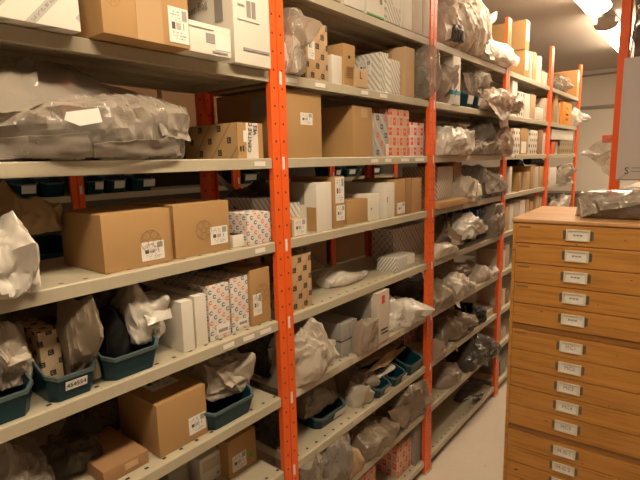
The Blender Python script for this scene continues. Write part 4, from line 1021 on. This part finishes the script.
so_ = Vector((0, 0, 0)); rX, uZ = Vector((1, 0, 0)), Vector((0, 0, 1))
lp_ = onY(626.5, 171, 2.612)-Vector((sx0, 2.612, pa.z)); lp_.y = 0
lettering(sheet, 'S', lp_, rX, uZ, .044, M['print_shade_black'])
for dz in (.012, -.004): slab('printed_line', sheet, lp_+Vector((.018, 0, dz)), rX, uZ, .3, .004, M['print_grey'], .0008)
slab('printed_line', sheet, lp_+Vector((-.03, 0, -.04)), Vector((.78, 0, .62)), Vector((-.62, 0, .78)), .04, .003, M['print_grey'], .0008)
slab('printed_line', sheet, Vector((.0, 0, .002)), rX, uZ, .62, .005, M['print_grey'], .0008)
ybag('plastic_bag', [(630, 54), (634, 20), (641, -8), (660, -20), (690, 0), (704, 56)], 2.83, .16, 'film_dark', 'dark grey wrapped bundle above the pale sheet at the top right', zt_+.004, 'grey_part', amp=.02, n=30)
oc_ = onY(604, 152, 2.9); hb = thing('hanging_plastic_bag', 'clear plastic bag sticking out left of the right orange post', 'bag', oc_)
for qd in (((579, 153, 2.9), (612, 133, 2.93), (613, 150, 2.93), (597, 156, 2.88)), ((580, 154, 2.9), (598, 155, 2.87), (613, 150, 2.92), (604, 166, 2.9)), ((590, 158, 2.9), (606, 154, 2.88), (614, 160, 2.95), (610, 178, 2.93))):
    flap('bag_film', [tuple(onY(px, py, y)) + (0,) for px, py, y in qd], M['film_sheer'], hb, oc_, amp=.012)
pk = onY(607.5, 139, 3.0)
tag(link('cardboard_box', box_mesh('carton', -.02, .09, -.04, .04, -.02, .02, .002), M['red_card'], None, pk), 'red packet inside the clear bag left of the right orange post', 'packet')
# ================================================================== lights
m, nt, b = new_mat('lamp_glow', .4)
b.inputs['Base Color'].default_value = (.9, .85, .78, 1)
b.inputs['Emission Color'].default_value = (1, .80, .55, 1); b.inputs['Emission Strength'].default_value = LAMP
m2 = m.copy(); m2.node_tree.nodes['Principled BSDF'].inputs['Emission Strength'].default_value = LAMP*REARK
m3 = m.copy(); m3.node_tree.nodes['Principled BSDF'].inputs['Emission Strength'].default_value = LAMP*NEARK
def ceiling_light(x, y0, y1, z, label, w=.17, bulge=.055, glow=None):
    t = thing('ceiling_light', label, 'ceiling light', (x, (y0+y1)/2, z), 0, 'linear ceiling lights over the aisle')
    L = (y1-y0)/2
    pr = [(-w*.36, .0), (w*.36, 0), (w*.36, .05), (-w*.36, .05)]
    bm = bmesh.new(); add_prism(bm, pr, -L, L); link('housing', mesh(bm, 'housing'), M['lamp_body'], t)
    k = 12; pr = [(-w/2*math.cos(PI*i/k), -bulge*math.sin(PI*i/k)) for i in range(k+1)]
    bm = bmesh.new(); add_prism(bm, [(x_, z_-.0005) for x_, z_ in pr], -L+.012, L-.012); link('diffuser', mesh(bm, 'diffuser', 40), glow or m, t)
    for s in (-1, 1):
        bm = bmesh.new(); a, c = sorted((s*L, s*(L-.0115))); add_prism(bm, [(x_*1.04, z_*1.05-.0005) for x_, z_ in pr], a, c); link('end_cap', mesh(bm, 'end_cap', 40), M['lamp_body'], t)
    for y in (-L*.6, L*.6): 
        bm = bmesh.new(); add_tube(bm, [(0, y, .05), (0, y, CEIL-z)], .006, 8); link('hanger', mesh(bm, 'hanger', 60), M['lamp_body'], t)
LZ = FLOOR+1.02
ceiling_light(.285, 2.45, 3.98, LZ, 'nearer ceiling light glowing at the top of the photo')
ceiling_light(.255, 4.5, 6.0, LZ, 'farther ceiling light half hidden by the orange post at right')
ceiling_light(.78, -.35, 1.2, LZ, 'ceiling light above the near end of the aisle', glow=m3)
ceiling_light(1.35, 4.9, 6.4, LZ, 'added unseen ceiling light brightening the far wall, beyond the right rack')  # unseen lamp added to brighten the far wall and far bays
ceiling_light(-.85, 1.0, 2.2, LZ, 'ceiling light over the far aisle behind the rack', .08, .03, m2)
bm = bmesh.new(); a_ = Vector((.285, 4.0, LZ+.045)); b_ = Vector((.255, 4.5, LZ+.045))
add_tube(bm, [a_.lerp(b_, i/8)-Vector((0, 0, .03*math.sin(PI*i/8))) for i in range(9)], .005, 8)
tag(link('power_cable', mesh(bm, 'cable', 60), M['lamp_body']), 'pale cable linking the two ceiling lights', 'cable')

w = bpy.data.worlds.new('world'); scene.world = w; w.use_nodes = True
w.node_tree.nodes['Background'].inputs[0].default_value = (.02, .018, .016, 1)
for o in list(bpy.data.objects):
    if '_d' in o: del o['_d']
vs = scene.view_settings
vs.view_transform = 'Standard'; vs.look = 'None'; vs.gamma = 1; vs.use_curve_mapping = False; vs.exposure = EXPO
scene.cycles.max_bounces = 10; scene.cycles.transparent_max_bounces = 16; scene.cycles.use_denoising = True
